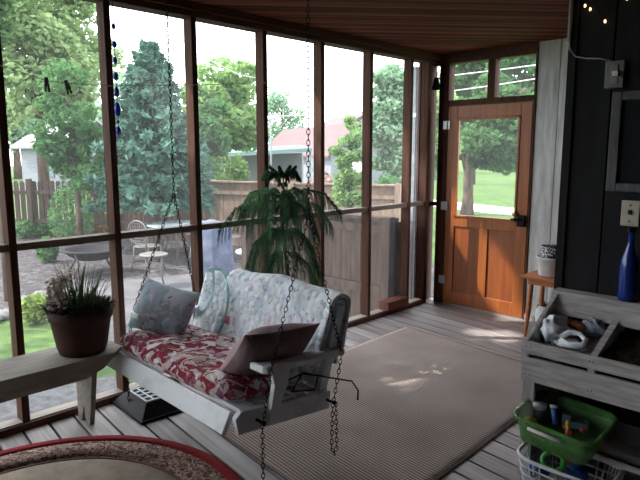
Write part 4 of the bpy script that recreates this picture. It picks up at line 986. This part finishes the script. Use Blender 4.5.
LM = {
 'bright': leafmat('maple_leaf', (0.13, 0.23, 0.08), (0.38, 0.50, 0.25), (0.58, 0.60, 0.34), 0.5, 0.8),
 'deep': leafmat('deep_leaf', (0.035, 0.09, 0.03), (0.10, 0.20, 0.07), None, 0.4, 0.8),
 'blue': leafmat('spruce_needles', (0.04, 0.10, 0.07), (0.13, 0.25, 0.19), (0.42, 0.33, 0.14), 0.25, 0.9),
 'yell': leafmat('yellow_green_leaf', (0.14, 0.26, 0.10), (0.30, 0.44, 0.18), (0.50, 0.42, 0.18), 0.5, 0.7),
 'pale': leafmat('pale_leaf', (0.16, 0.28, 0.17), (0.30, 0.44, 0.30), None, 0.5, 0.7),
 'mid': leafmat('mid_leaf', (0.05, 0.13, 0.05), (0.14, 0.28, 0.11), None, 0.4, 0.7),
 'pinkbrown': leafmat('faded_brush', (0.22, 0.15, 0.12), (0.42, 0.31, 0.27), (0.25, 0.33, 0.14), 0.3, 1.5),
 'lime': leafmat('lime_leaf', (0.16, 0.26, 0.05), (0.32, 0.40, 0.10), None, 0.4, 4),
}
round_tree(45, -70, 165, 78, 15, LM['bright'], 'large bright green leafy tree beyond the picket fence at far left', n=9000, leaf=0.13, seed=3, blobs=60, gap=0.22)
round_tree(2, -110, 70, 42, 8, LM['deep'], 'dark leafy tree overhanging at the upper left corner', n=2600, leaf=0.10, seed=4, blobs=22, gap=0.25)
sh = thing('added_shade_tree', 'large dense tree added mostly out of view to shade the porch', 'tree', (-4.6, -2.0, GZ))  # crown added to keep most of the sun off the porch
_r = np.random.default_rng(77); _c = _r.normal(size=(60, 3)); _c /= np.linalg.norm(_c, axis=1)[:, None]; _c *= _r.uniform(0.1, 1, (60, 1)) ** 0.5 * np.array([4.4, 5.0, 2.6]); _c += np.array([0.9, 1.2, 8.6])
_k = _r.integers(0, 60, 15000); _p = _c[_k] + _r.normal(size=(15000, 3)) * 0.55
_w = _p + np.array([-4.6, -2.0, GZ]); _q = _w[:, :2] + (_w[:, 2] / 0.76)[:, None] * np.array([0.50, 0.42]); _keep = np.ones(len(_p), bool)
for gx_, gy_, ax_, ay_ in ((1.24, 3.30, 0.50, 0.34), (1.30, 4.48, 0.50, 0.28), (0.99, 5.38, 0.30, 0.50)):      # gaps cut in the crown to drop sun patches on rug, floor and door
    _keep &= (((_q[:, 0] - gx_) / ax_) ** 2 + ((_q[:, 1] - gy_) / ay_) ** 2) > 1
_p = _p[_keep]
np_obj('foliage', *leaves(_p, 0.17, 78), LM['deep'], sh)
MB().tube([(0, 0, -0.05), (0.05, 0, 2), (0.1, 0.2, 5), (0.4, 0.5, 8.5)], [0.34, 0.26, 0.2, 0.08], 12).build('trunk', M['bark'], sh)
_m = MB()
for _i in range(0, 60, 4): _m.tube([(0.1, 0.2, 5), tuple((Vector(_c[_i]) + Vector((0.1, 0.2, 5.6))) / 2), tuple(_c[_i])], [0.10, 0.06, 0.02], 6)
_m.build('branches', M['bark'], sh)
round_tree(78, 60, 215, 36, 12.2, LM['mid'], 'slender green tree in front of the pickets beside the second post', n=2600, leaf=0.09, seed=5, blobs=26, gap=0.24)
conifer(155, 52, 196, 56, 11.7, LM['blue'], 'blue green spruce tree over the fence left of the swing chain', n=15000, leaf=0.10, seed=6, tiers=16, top=0.16)
conifer(120, 110, 200, 30, 14.9, LM['blue'], 'smaller blue green spruce behind the second post', n=5000, leaf=0.10, seed=16)
round_tree(226, 34, 185, 42, 18, LM['yell'], 'tall yellow green tree beyond the tan fence', n=6500, leaf=0.14, seed=7, blobs=34, gap=0.27)
round_tree(206, 90, 190, 26, 15, LM['mid'], 'rounded green tree beside the tall yellow green one', n=2600, leaf=0.12, seed=8, blobs=18)
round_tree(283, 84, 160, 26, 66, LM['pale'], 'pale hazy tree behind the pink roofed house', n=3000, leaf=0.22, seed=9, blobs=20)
round_tree(350, 112, 218, 20, 9.5, LM['yell'], 'young sparse yellow green tree behind the near fence', n=1900, leaf=0.06, seed=10, name='young_tree', blobs=34, gap=0.2)
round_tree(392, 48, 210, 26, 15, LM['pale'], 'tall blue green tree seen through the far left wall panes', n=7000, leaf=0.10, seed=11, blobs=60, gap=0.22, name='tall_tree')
round_tree(424, 62, 200, 22, 17, LM['bright'], 'light green tree behind the corner post', n=2600, leaf=0.14, seed=12, blobs=18)
# the lawn tree in the door window
lt = round_tree(488, 70, 186, 54, 19.5, LM['deep'], 'spreading lawn tree with forked trunk seen through the door window', n=8000, leaf=0.16, seed=13, blobs=44, trunk=False, gap=0.28)
q = at(467, 208, 19.5); lp = lt.location
ox, oy = q.x - lp.x, q.y - lp.y
tk = MB(); tk.tube([(ox, oy, -0.05), (ox + .02, oy, 0.6), (ox, oy, 1.5), (ox + 0.1, oy, 2.3)], [0.24, 0.17, 0.15, 0.14], 12)
tk.tube([(ox, oy, 1.4), (ox - .3, oy, 2.4), (ox - .5, oy, 3.8)], [0.15, 0.11, 0.05], 8).tube([(ox + .1, oy, 2.2), (ox + .7, oy + .3, 3.2), (ox + 1.6, oy + .5, 4.0)], [0.14, 0.10, 0.04], 8).tube([(ox + .05, oy, 2.0), (ox + .25, oy + .2, 3.2), (ox + .4, oy + .5, 4.6)], [0.13, 0.09, 0.03], 8)
tk.build('trunk', M['bark'], lt)
round_tree(470, 20, 130, 52, 38, LM['deep'], 'tall dark green tree filling the left transom pane', n=6000, leaf=0.26, seed=14, blobs=36, gap=0.28)
round_tree(535, 10, 150, 55, 28, LM['mid'], 'tall green tree filling the right transom pane', n=6000, leaf=0.26, seed=15, blobs=36, gap=0.28)
for i, (u, v0, hw, d) in enumerate(((440, 110, 30, 58), (500, 100, 32, 74), (560, 105, 30, 58))):
    round_tree(u, v0, 176, hw, d, LM['deep' if i % 2 else 'mid'], ['distant round tree past the lawn, left one in the door window', 'distant round tree past the lawn, in the middle of the door window', 'distant round tree past the lawn, hidden toward the right'][i], n=3000, leaf=0.5, seed=30 + i, blobs=20, group='distant trees past the lawn')
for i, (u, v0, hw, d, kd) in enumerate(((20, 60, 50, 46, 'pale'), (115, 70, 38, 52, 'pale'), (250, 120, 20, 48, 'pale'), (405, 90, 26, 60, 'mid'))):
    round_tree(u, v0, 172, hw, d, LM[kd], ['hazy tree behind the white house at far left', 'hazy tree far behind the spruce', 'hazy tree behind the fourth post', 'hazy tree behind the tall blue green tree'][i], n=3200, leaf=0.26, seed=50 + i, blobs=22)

def bush(u, v, hw, h, label, kind, d=None, zb=GZ, n=900, leaf=0.05, seed=1, name='garden_bush', cat='bush', group=None):
    if d is None:
        r_ = at(u, v, 1) - CAM; d = (zb - CAM.z) / r_.z
    p = at(u, v, d); p.z = zb; rx = hw * d / F_PX
    t = thing(name, label, cat, p, group=group); r = np.random.default_rng(seed)
    q = r.normal(size=(n, 3)); q /= np.linalg.norm(q, axis=1)[:, None]; q *= r.uniform(0.2, 1, (n, 1)) ** .5
    q *= np.array([rx, rx, h * .55]); q[:, 2] += h * .5; q[:, 2] = np.abs(q[:, 2]) + 0.01
    q += np.sin(q[:, ::-1] * 9) * 0.06 * rx
    vv, f = leaves(q, leaf, seed + 3); np_obj('leaves', vv, f, kind, t)
    MB().tube([(0, 0, -0.02), (0, 0, h * .5)], [0.02, 0.01], 6).tube([(0, 0, 0.0), (rx * .3, 0, h * .5)], [0.015, 0.006], 6).tube([(0, 0, 0.0), (-rx * .3, 0.05, h * .5)], [0.015, 0.006], 6).build('stems', M['bark'], t)
    return t
bush(28, 238, 13, 0.42, 'dull green perennial clump at the left end of the picket fence', LM['mid'], seed=1)
bush(48, 237, 14, 0.40, 'deep green perennial clump second from left along the pickets', LM['deep'], seed=2)
bush(74, 236, 15, 0.42, 'bright green perennial clump in front of the pickets', LM['bright'], seed=3)
bush(97, 234, 10, 0.60, 'lime green shrub beside the second post at the fence', LM['lime'], seed=4)
tag(bush(103, 240, 8, 0.32, 'low orange red flowering clump beside the lime shrub', leafmat('orange_flowers', (0.35, 0.10, 0.04), (0.10, 0.18, 0.05), None, 0.3, 20), seed=5, name='flower_clump'), cat='flowers')
bush(36, 322, 13, 0.30, 'yellow green hosta by the stone edging at lower left', LM['lime'], seed=6, leaf=0.07, n=500, name='hosta')
bush(48, 262, 10, 0.45, 'grassy green clump in the mulch behind the flower pot', LM['mid'], seed=7)
bush(70, 190, 24, 1.3, 'vine climbing over the middle of the picket fence', LM['mid'], d=12.9, seed=8, zb=-0.48, name='climbing_vine', cat='vine')
for i, (u, hw) in enumerate(((283, 26), (320, 24), (352, 24), (385, 22))):
    bush(u, 215, hw * 0.8, 1.5, ['faded pinkish brush behind the tan fence, left of the plant', 'faded pinkish brush pile right of the swing chain', 'faded pinkish brush below the young pine', 'faded brush behind the near fence at the corner'][i], LM['pinkbrown' if i < 3 else 'mid'], d=14.2 - i * 0.3, seed=20 + i, n=1500, leaf=0.07, name='brush_pile', cat='brush')
bush(238, 185, 13, 1.9, 'flowering shrub with orange blooms above the tan fence', leafmat('orange_shrub', (0.10, 0.20, 0.06), (0.24, 0.34, 0.12), (0.60, 0.22, 0.08), 0.4, 5), d=15.5, seed=33, n=1500, leaf=0.07)

# houses
def gable_house(name, label, P0, P1, Wd, ze, zr, wallm, roofm, win):
    """long axis from P0 (near gable) to P1; Wd the gable width to the right of P0-P1"""
    a = Vector((P1[0] - P0[0], P1[1] - P0[1], 0)); L = a.length; ang = math.atan2(a.y, a.x)
    t = thing(name, label, 'house', (P0[0], P0[1], GZ), (0, 0, ang)); H = ze - GZ; HR = zr - GZ
    MB().prism([(0, 0), (-Wd, 0), (-Wd, H), (-Wd / 2, HR), (0, H)], 0, L, 'x').build('walls', wallm, t)
    r = MB(); e = 0.35; sl = (HR - H) / (Wd / 2)
    for sg in (1, -1):
        y0 = e if sg > 0 else -Wd - e; 
        r.prism([(y0, H - e * sl), (-Wd / 2, HR), (-Wd / 2, HR + 0.12), (y0, H - e * sl + 0.12)], -e, L + e, 'x')
    r.build('roof', roofm, t)
    for (x0, x1, z0, z1, face, mm) in win:
        if face == 'gable': MB().box(-0.06, -0.001, -x1, -x0, z0, z1).build('window', mm, t)
        elif face == 'side': MB().box(x0, x1, 0.001, 0.06, z0, z1).build('window', mm, t)
    return t
M['housewhite'] = noisy('white_siding', [(0.3, (0.17, 0.18, 0.20)), (0.7, (0.22, 0.235, 0.26))], (1, 1, 14), 3, 0.8, 0.2)
M['pinkroof'] = noisy('faded_red_roof', [(0.3, (0.115, 0.070, 0.072)), (0.7, (0.15, 0.095, 0.098))], (3, 3, 3), 5, 0.85, 0.2, 0.3)
M['greyroof'] = noisy('grey_roof', [(0.3, (0.20, 0.20, 0.21)), (0.7, (0.32, 0.32, 0.33))], (3, 3, 3), 5, 0.85, 0.2, 0.3)
M['winglass'] = plain('dark_window_glass', (0.10, 0.13, 0.15), 0.15, 0.6)
E1 = at(331, 153, 34); E2 = at(264, 158, 46)
gable_house('white_house', 'white house with faded red roof beyond the fence', (E1.x, E1.y), (E2.x, E2.y), 3.4, 1.55, 3.15, M['housewhite'], M['pinkroof'],
            [(1.2, 2.4, 0.3, 1.9, 'gable', M['whiteplastic']), (1.8, 3.0, 0.9, 1.7, 'side', M['winglass']), (5.0, 6.2, 0.9, 1.7, 'side', M['winglass'])])
E3 = at(333, 128, 46); E4 = at(300, 130, 60)
gable_house('red_roofed_house', 'taller house with faded red gable roof behind the white one', (E3.x, E3.y), (E4.x, E4.y), 6.5, 3.0, 4.8, M['housewhite'], M['pinkroof'], [(1, 2, 1.5, 2.5, 'side', M['winglass'])])
# low lean-to with pale blue green roof
lo = thing('carport', 'low carport with pale blue green flat roof beyond the tan fence', 'carport', (0, 0, 0))
c0, c1, c2, c3 = at(196, 161, 27), at(312, 152, 24), at(300, 152, 31), at(200, 157, 34)
for p, z in ((c0, 1.25), (c1, 1.55), (c2, 1.75), (c3, 1.5)): p.z = z
MB().add([c0, c1, c2, c3] + [p + Vector((0, 0, 0.16)) for p in (c0, c1, c2, c3)], [(0, 1, 2, 3), (4, 5, 6, 7), (0, 1, 5, 4), (1, 2, 6, 5), (2, 3, 7, 6), (3, 0, 4, 7)]).build('flat_roof', plain('pale_teal_metal', (0.10, 0.155, 0.155), 0.8, 0.1), lo)
w0, w1 = c0.lerp(c3, .8), c1.lerp(c2, .8)
MB().add([(w0.x, w0.y, GZ), (w1.x, w1.y, GZ), (w1.x, w1.y, 1.5), (w0.x, w0.y, 1.3), (w0.x, w0.y + .1, GZ), (w1.x, w1.y + .1, GZ), (w1.x, w1.y + .1, 1.5), (w0.x, w0.y + .1, 1.3)], [(0, 1, 2, 3), (4, 5, 6, 7), (0, 1, 5, 4), (2, 3, 7, 6), (0, 3, 7, 4), (1, 2, 6, 5)]).build('wall', plain('shed_grey', (0.20, 0.21, 0.23), 0.8), lo)
for p in (c0.lerp(c1, .03), c0.lerp(c1, .97)): MB().box(p.x - .06, p.x + .06, p.y - .0, p.y + .12, GZ, p.z + .02).build('post', M['housewhite'], lo)
q0, q1 = at(24, 180, 34), at(-10, 180, 42)
a0, a1 = at(58, 170, 30), at(22, 170, 31)
gable_house('white_house', 'white house with a grey shutter behind the picket fence', (a0.x, a0.y), (a1.x, a1.y), 5.0, 1.9, 3.2, M['housewhite'], M['greyroof'], [(0.25, 0.62, 0.75, 1.75, 'side', M['winglass'])])
b0, b1 = at(412, 172, 44), at(380, 172, 47)
gable_house('white_house', 'small white house with dark windows right of the tall blue green tree', (b0.x, b0.y), (b1.x, b1.y), 4.0, 1.35, 2.2, M['housewhite'], M['greyroof'], [(0.6, 1.0, 0.6, 1.5, 'side', M['winglass']), (1.3, 1.7, 0.6, 1.5, 'side', M['winglass']), (2.4, 2.8, 0.6, 1.5, 'side', M['winglass'])])

# utility pole and wires, downspout
up_ = at(271, 150, 22)
po = thing('utility_pole', 'pale thin utility pole in front of the hazy trees', 'pole', (up_.x, up_.y, GZ))
MB().tube([(0, 0, 0), (0, 0, 3.4)], [0.035, 0.03], 8).build('pole', M['housewhite'], po)
MB().box(-.25, .25, -.03, .03, 3.2, 3.26).build('cross_arm', M['housewhite'], po)
def wire(pts, label, r=0.012):
    P = [at(*p) for p in pts]; Q = []
    for i in range(len(P) - 1):
        for k in range(8): Q.append(P[i].lerp(P[i + 1], k / 8))
    Q.append(P[-1]); tag(MB().tube(Q, r, 5).build('power_line', M['line'], ), label, 'wire')
wire([(110, 22, 9), (194, 53, 9), (240, 75, 9.5), (280, 82, 10)], 'power line sloping down through the third and fourth panes', 0.006)
wire([(190, 113, 20), (285, 116, 22), (420, 112, 26)], 'power line running level in front of the far houses', 0.015)
wire([(430, 78, 18), (490, 71, 17), (560, 62, 16)], 'upper power line seen through the transom panes', 0.016)
wire([(430, 94, 18), (490, 86, 17), (560, 75, 16)], 'lower power line seen through the transom panes', 0.016)
ds = thing('downspout', 'pale metal downspout outside the corner of the porch', 'downspout', (-0.13, 5.08, GZ))
MB().box(-.028, .028, -.035, .035, 0.05, 2.9).build('pipe', plain('pale_blue_white', (0.50, 0.55, 0.60), 0.5, 0.4), ds, bevel=0.008)
MB().box(-.034, .034, -.041, .041, 1.3, 1.34).box(-.034, .034, -.041, .041, 2.4, 2.44).build('strap', M['metal'], ds)

# patio furniture
M['castiron'] = plain('brown_cast_metal', (0.10, 0.085, 0.075), 0.5, 0.4, 0.3)
M['paleiron'] = plain('pale_cast_metal', (0.14, 0.13, 0.12), 0.5, 0.4, 0.3)
PZ = GZ + 0.0
def patio_chair(x, y, rz, label):
    t = thing('patio_chair', label, 'chair', (x, y, PZ), (0, 0, rz), group='metal chairs around the patio table')
    s = MB(); s.lathe([(0, 0.43), (0.21, 0.43), (0.22, 0.44), (0.21, 0.45), (0, 0.45)], 20); s.build('seat', M['paleiron'], t)
    b = MB(); N = 20
    loop = [(0.20 * math.cos(a), -0.21 - 0.06 * (0.70 + 0.2 * math.sin(a) - .5), 0.70 + 0.20 * math.sin(a)) for a in [2 * PI * k / N for k in range(N + 1)]]
    b.tube(loop, 0.014, 6, False)
    for k in range(-3, 4):
        xx = k * 0.05; hh = math.sqrt(max(0, 0.2 ** 2 - xx * xx)); b.tube([(xx, -0.215, 0.70 - hh), (xx, -0.225, 0.70 + hh)], 0.006, 5)
        b.tube([(-hh, -0.22, 0.70 + xx), (hh, -0.22, 0.70 + xx)], 0.006, 5)
    b.tube([(-0.15, -0.2, 0.44), (-0.16, -0.215, 0.60)], 0.012, 6).tube([(0.15, -0.2, 0.44), (0.16, -0.215, 0.60)], 0.012, 6)
    b.build('backrest', M['paleiron'], t)
    for sx in (-1, 1):
        MB().tube([(sx * 0.2, -0.21, 0.64), (sx * 0.24, 0.0, 0.66), (sx * 0.23, 0.16, 0.63), (sx * 0.19, 0.15, 0.44)], 0.012, 6).build('armrest', M['paleiron'], t)
        for sy in (-1, 1): MB().tube([(sx * 0.15, sy * 0.15, 0.435), (sx * 0.17, sy * 0.17, 0.22), (sx * 0.20, sy * 0.20, 0.0)], [0.014, 0.012, 0.014], 6).build('leg', M['paleiron'], t)
    return t
TX, TY = -6.05, 6.0
ch = patio_chair(TX + 0.95, TY - 0.15, R(90), 'pale metal patio chair at the near right of the glass table')
for dx, dy, rz, lb_ in ((0.45, 0.85, 150, 'pale metal patio chair at the far right of the glass table'), (-0.95, 0.1, 270, 'pale metal patio chair at the left of the glass table'), (0.35, -0.90, 20, 'pale metal patio chair in front of the glass table'), (-0.55, 0.85, 215, 'pale metal patio chair behind the glass table')):
    dup(ch, (TX + dx, TY + dy, PZ), R(rz), lb_)
pt = thing('patio_table', 'round glass topped patio table ringed by metal chairs', 'table', (TX, TY, PZ))
MB().lathe([(0, 0.70), (0.60, 0.70), (0.62, 0.71), (0.60, 0.72), (0, 0.72)], 32).build('tabletop', plain('pale_blue_glass', (0.42, 0.52, 0.56), 0.15, 0.6), pt)
for k in range(4):
    a = PI / 4 + k * PI / 2; MB().tube([(0.40 * math.cos(a), 0.40 * math.sin(a), 0.70), (0.25 * math.cos(a), 0.25 * math.sin(a), 0.35), (0.45 * math.cos(a), 0.45 * math.sin(a), 0.0)], 0.02, 6).build('leg', M['castiron'], pt)
s2 = thing('side_table', 'small round metal side table nearest on the patio', 'table', (-4.45, 4.50, GZ + 0.046))
MB().lathe([(0, 0.46), (0.21, 0.46), (0.215, 0.475), (0.20, 0.485), (0, 0.485)], 24).build('tabletop', M['paleiron'], s2)
for k in range(4):
    a = 0.3 + k * PI / 2; MB().tube([(0.17 * math.cos(a), 0.17 * math.sin(a), 0.46), (0.13 * math.cos(a), 0.13 * math.sin(a), 0.25), (0.19 * math.cos(a), 0.19 * math.sin(a), 0.0)], 0.013, 6).build('leg', M['paleiron'], s2)
fpz = thing('fire_pit', 'round dark iron fire bowl on curved legs in the mulch', 'fire pit', (-6.2, 4.35, GZ))
MB().lathe([(0, 0.22), (0.25, 0.25), (0.40, 0.34), (0.44, 0.40), (0.52, 0.41), (0.52, 0.43), (0.42, 0.43), (0.38, 0.37), (0.22, 0.28), (0, 0.25)], 32).build('bowl', plain('dark_bowl', (0.02, 0.018, 0.02), 0.7, 0.1, 0.0), fpz)
for k in range(4):
    a = 0.5 + k * PI / 2; MB().tube([(0.44 * math.cos(a), 0.44 * math.sin(a), 0.40), (0.36 * math.cos(a), 0.36 * math.sin(a), 0.2), (0.5 * math.cos(a), 0.5 * math.sin(a), 0.0)], 0.02, 6).build('leg', M['castiron'], fpz)
gp = at(214, 256, 9.3)
gr = thing('covered_grill', 'grill under a slate blue fabric cover right of the table', 'grill', (gp.x, gp.y, GZ))
cv = noisy('slate_blue_cover', [(0.3, (0.05, 0.06, 0.10)), (0.7, (0.13, 0.15, 0.22))], (5,) * 3, 4, 0.8, 0.2, 0.6)
def gcov(u, v):
    a = 2 * PI * u; k = 1 - 0.10 * v + 0.05 * math.sin(a * 7) * (1 - v); c_, s_ = math.cos(a), math.sin(a)
    x = 0.30 * k * math.copysign(abs(c_) ** .5, c_); y = 0.24 * k * math.copysign(abs(s_) ** .5, s_); z = 0.05 + 0.82 * min(1, v * 1.25)
    if v > 0.8: q = (v - 0.8) / 0.2; x *= math.cos(q * PI / 2); y *= math.cos(q * PI / 2); z += 0.12 * math.sin(q * PI / 2)
    return (x, y, z)
MB().grid(gcov, 48, 30).build('cover', cv, gr)
for sx in (-1, 1):
    for sy in (-1, 1): MB().tube([(sx * .2, sy * .15, 0.0), (sx * .2, sy * .15, 0.2)], 0.018, 6).build('leg', M['castiron'], gr)
wp = at(250, 268, 8.2)
wt2 = thing('round_table', 'small round white table seen left of the houseplant', 'table', (wp.x, wp.y, GZ))
MB().lathe([(0, 0.66), (0.19, 0.66), (0.20, 0.68), (0.19, 0.70), (0, 0.70)], 24).build('tabletop', M['whiteplastic'], wt2)
MB().lathe([(0.17, 0), (0.17, 0.02), (0.03, 0.06), (0.025, 0.66)], 16).build('pedestal', M['whiteplastic'], wt2)
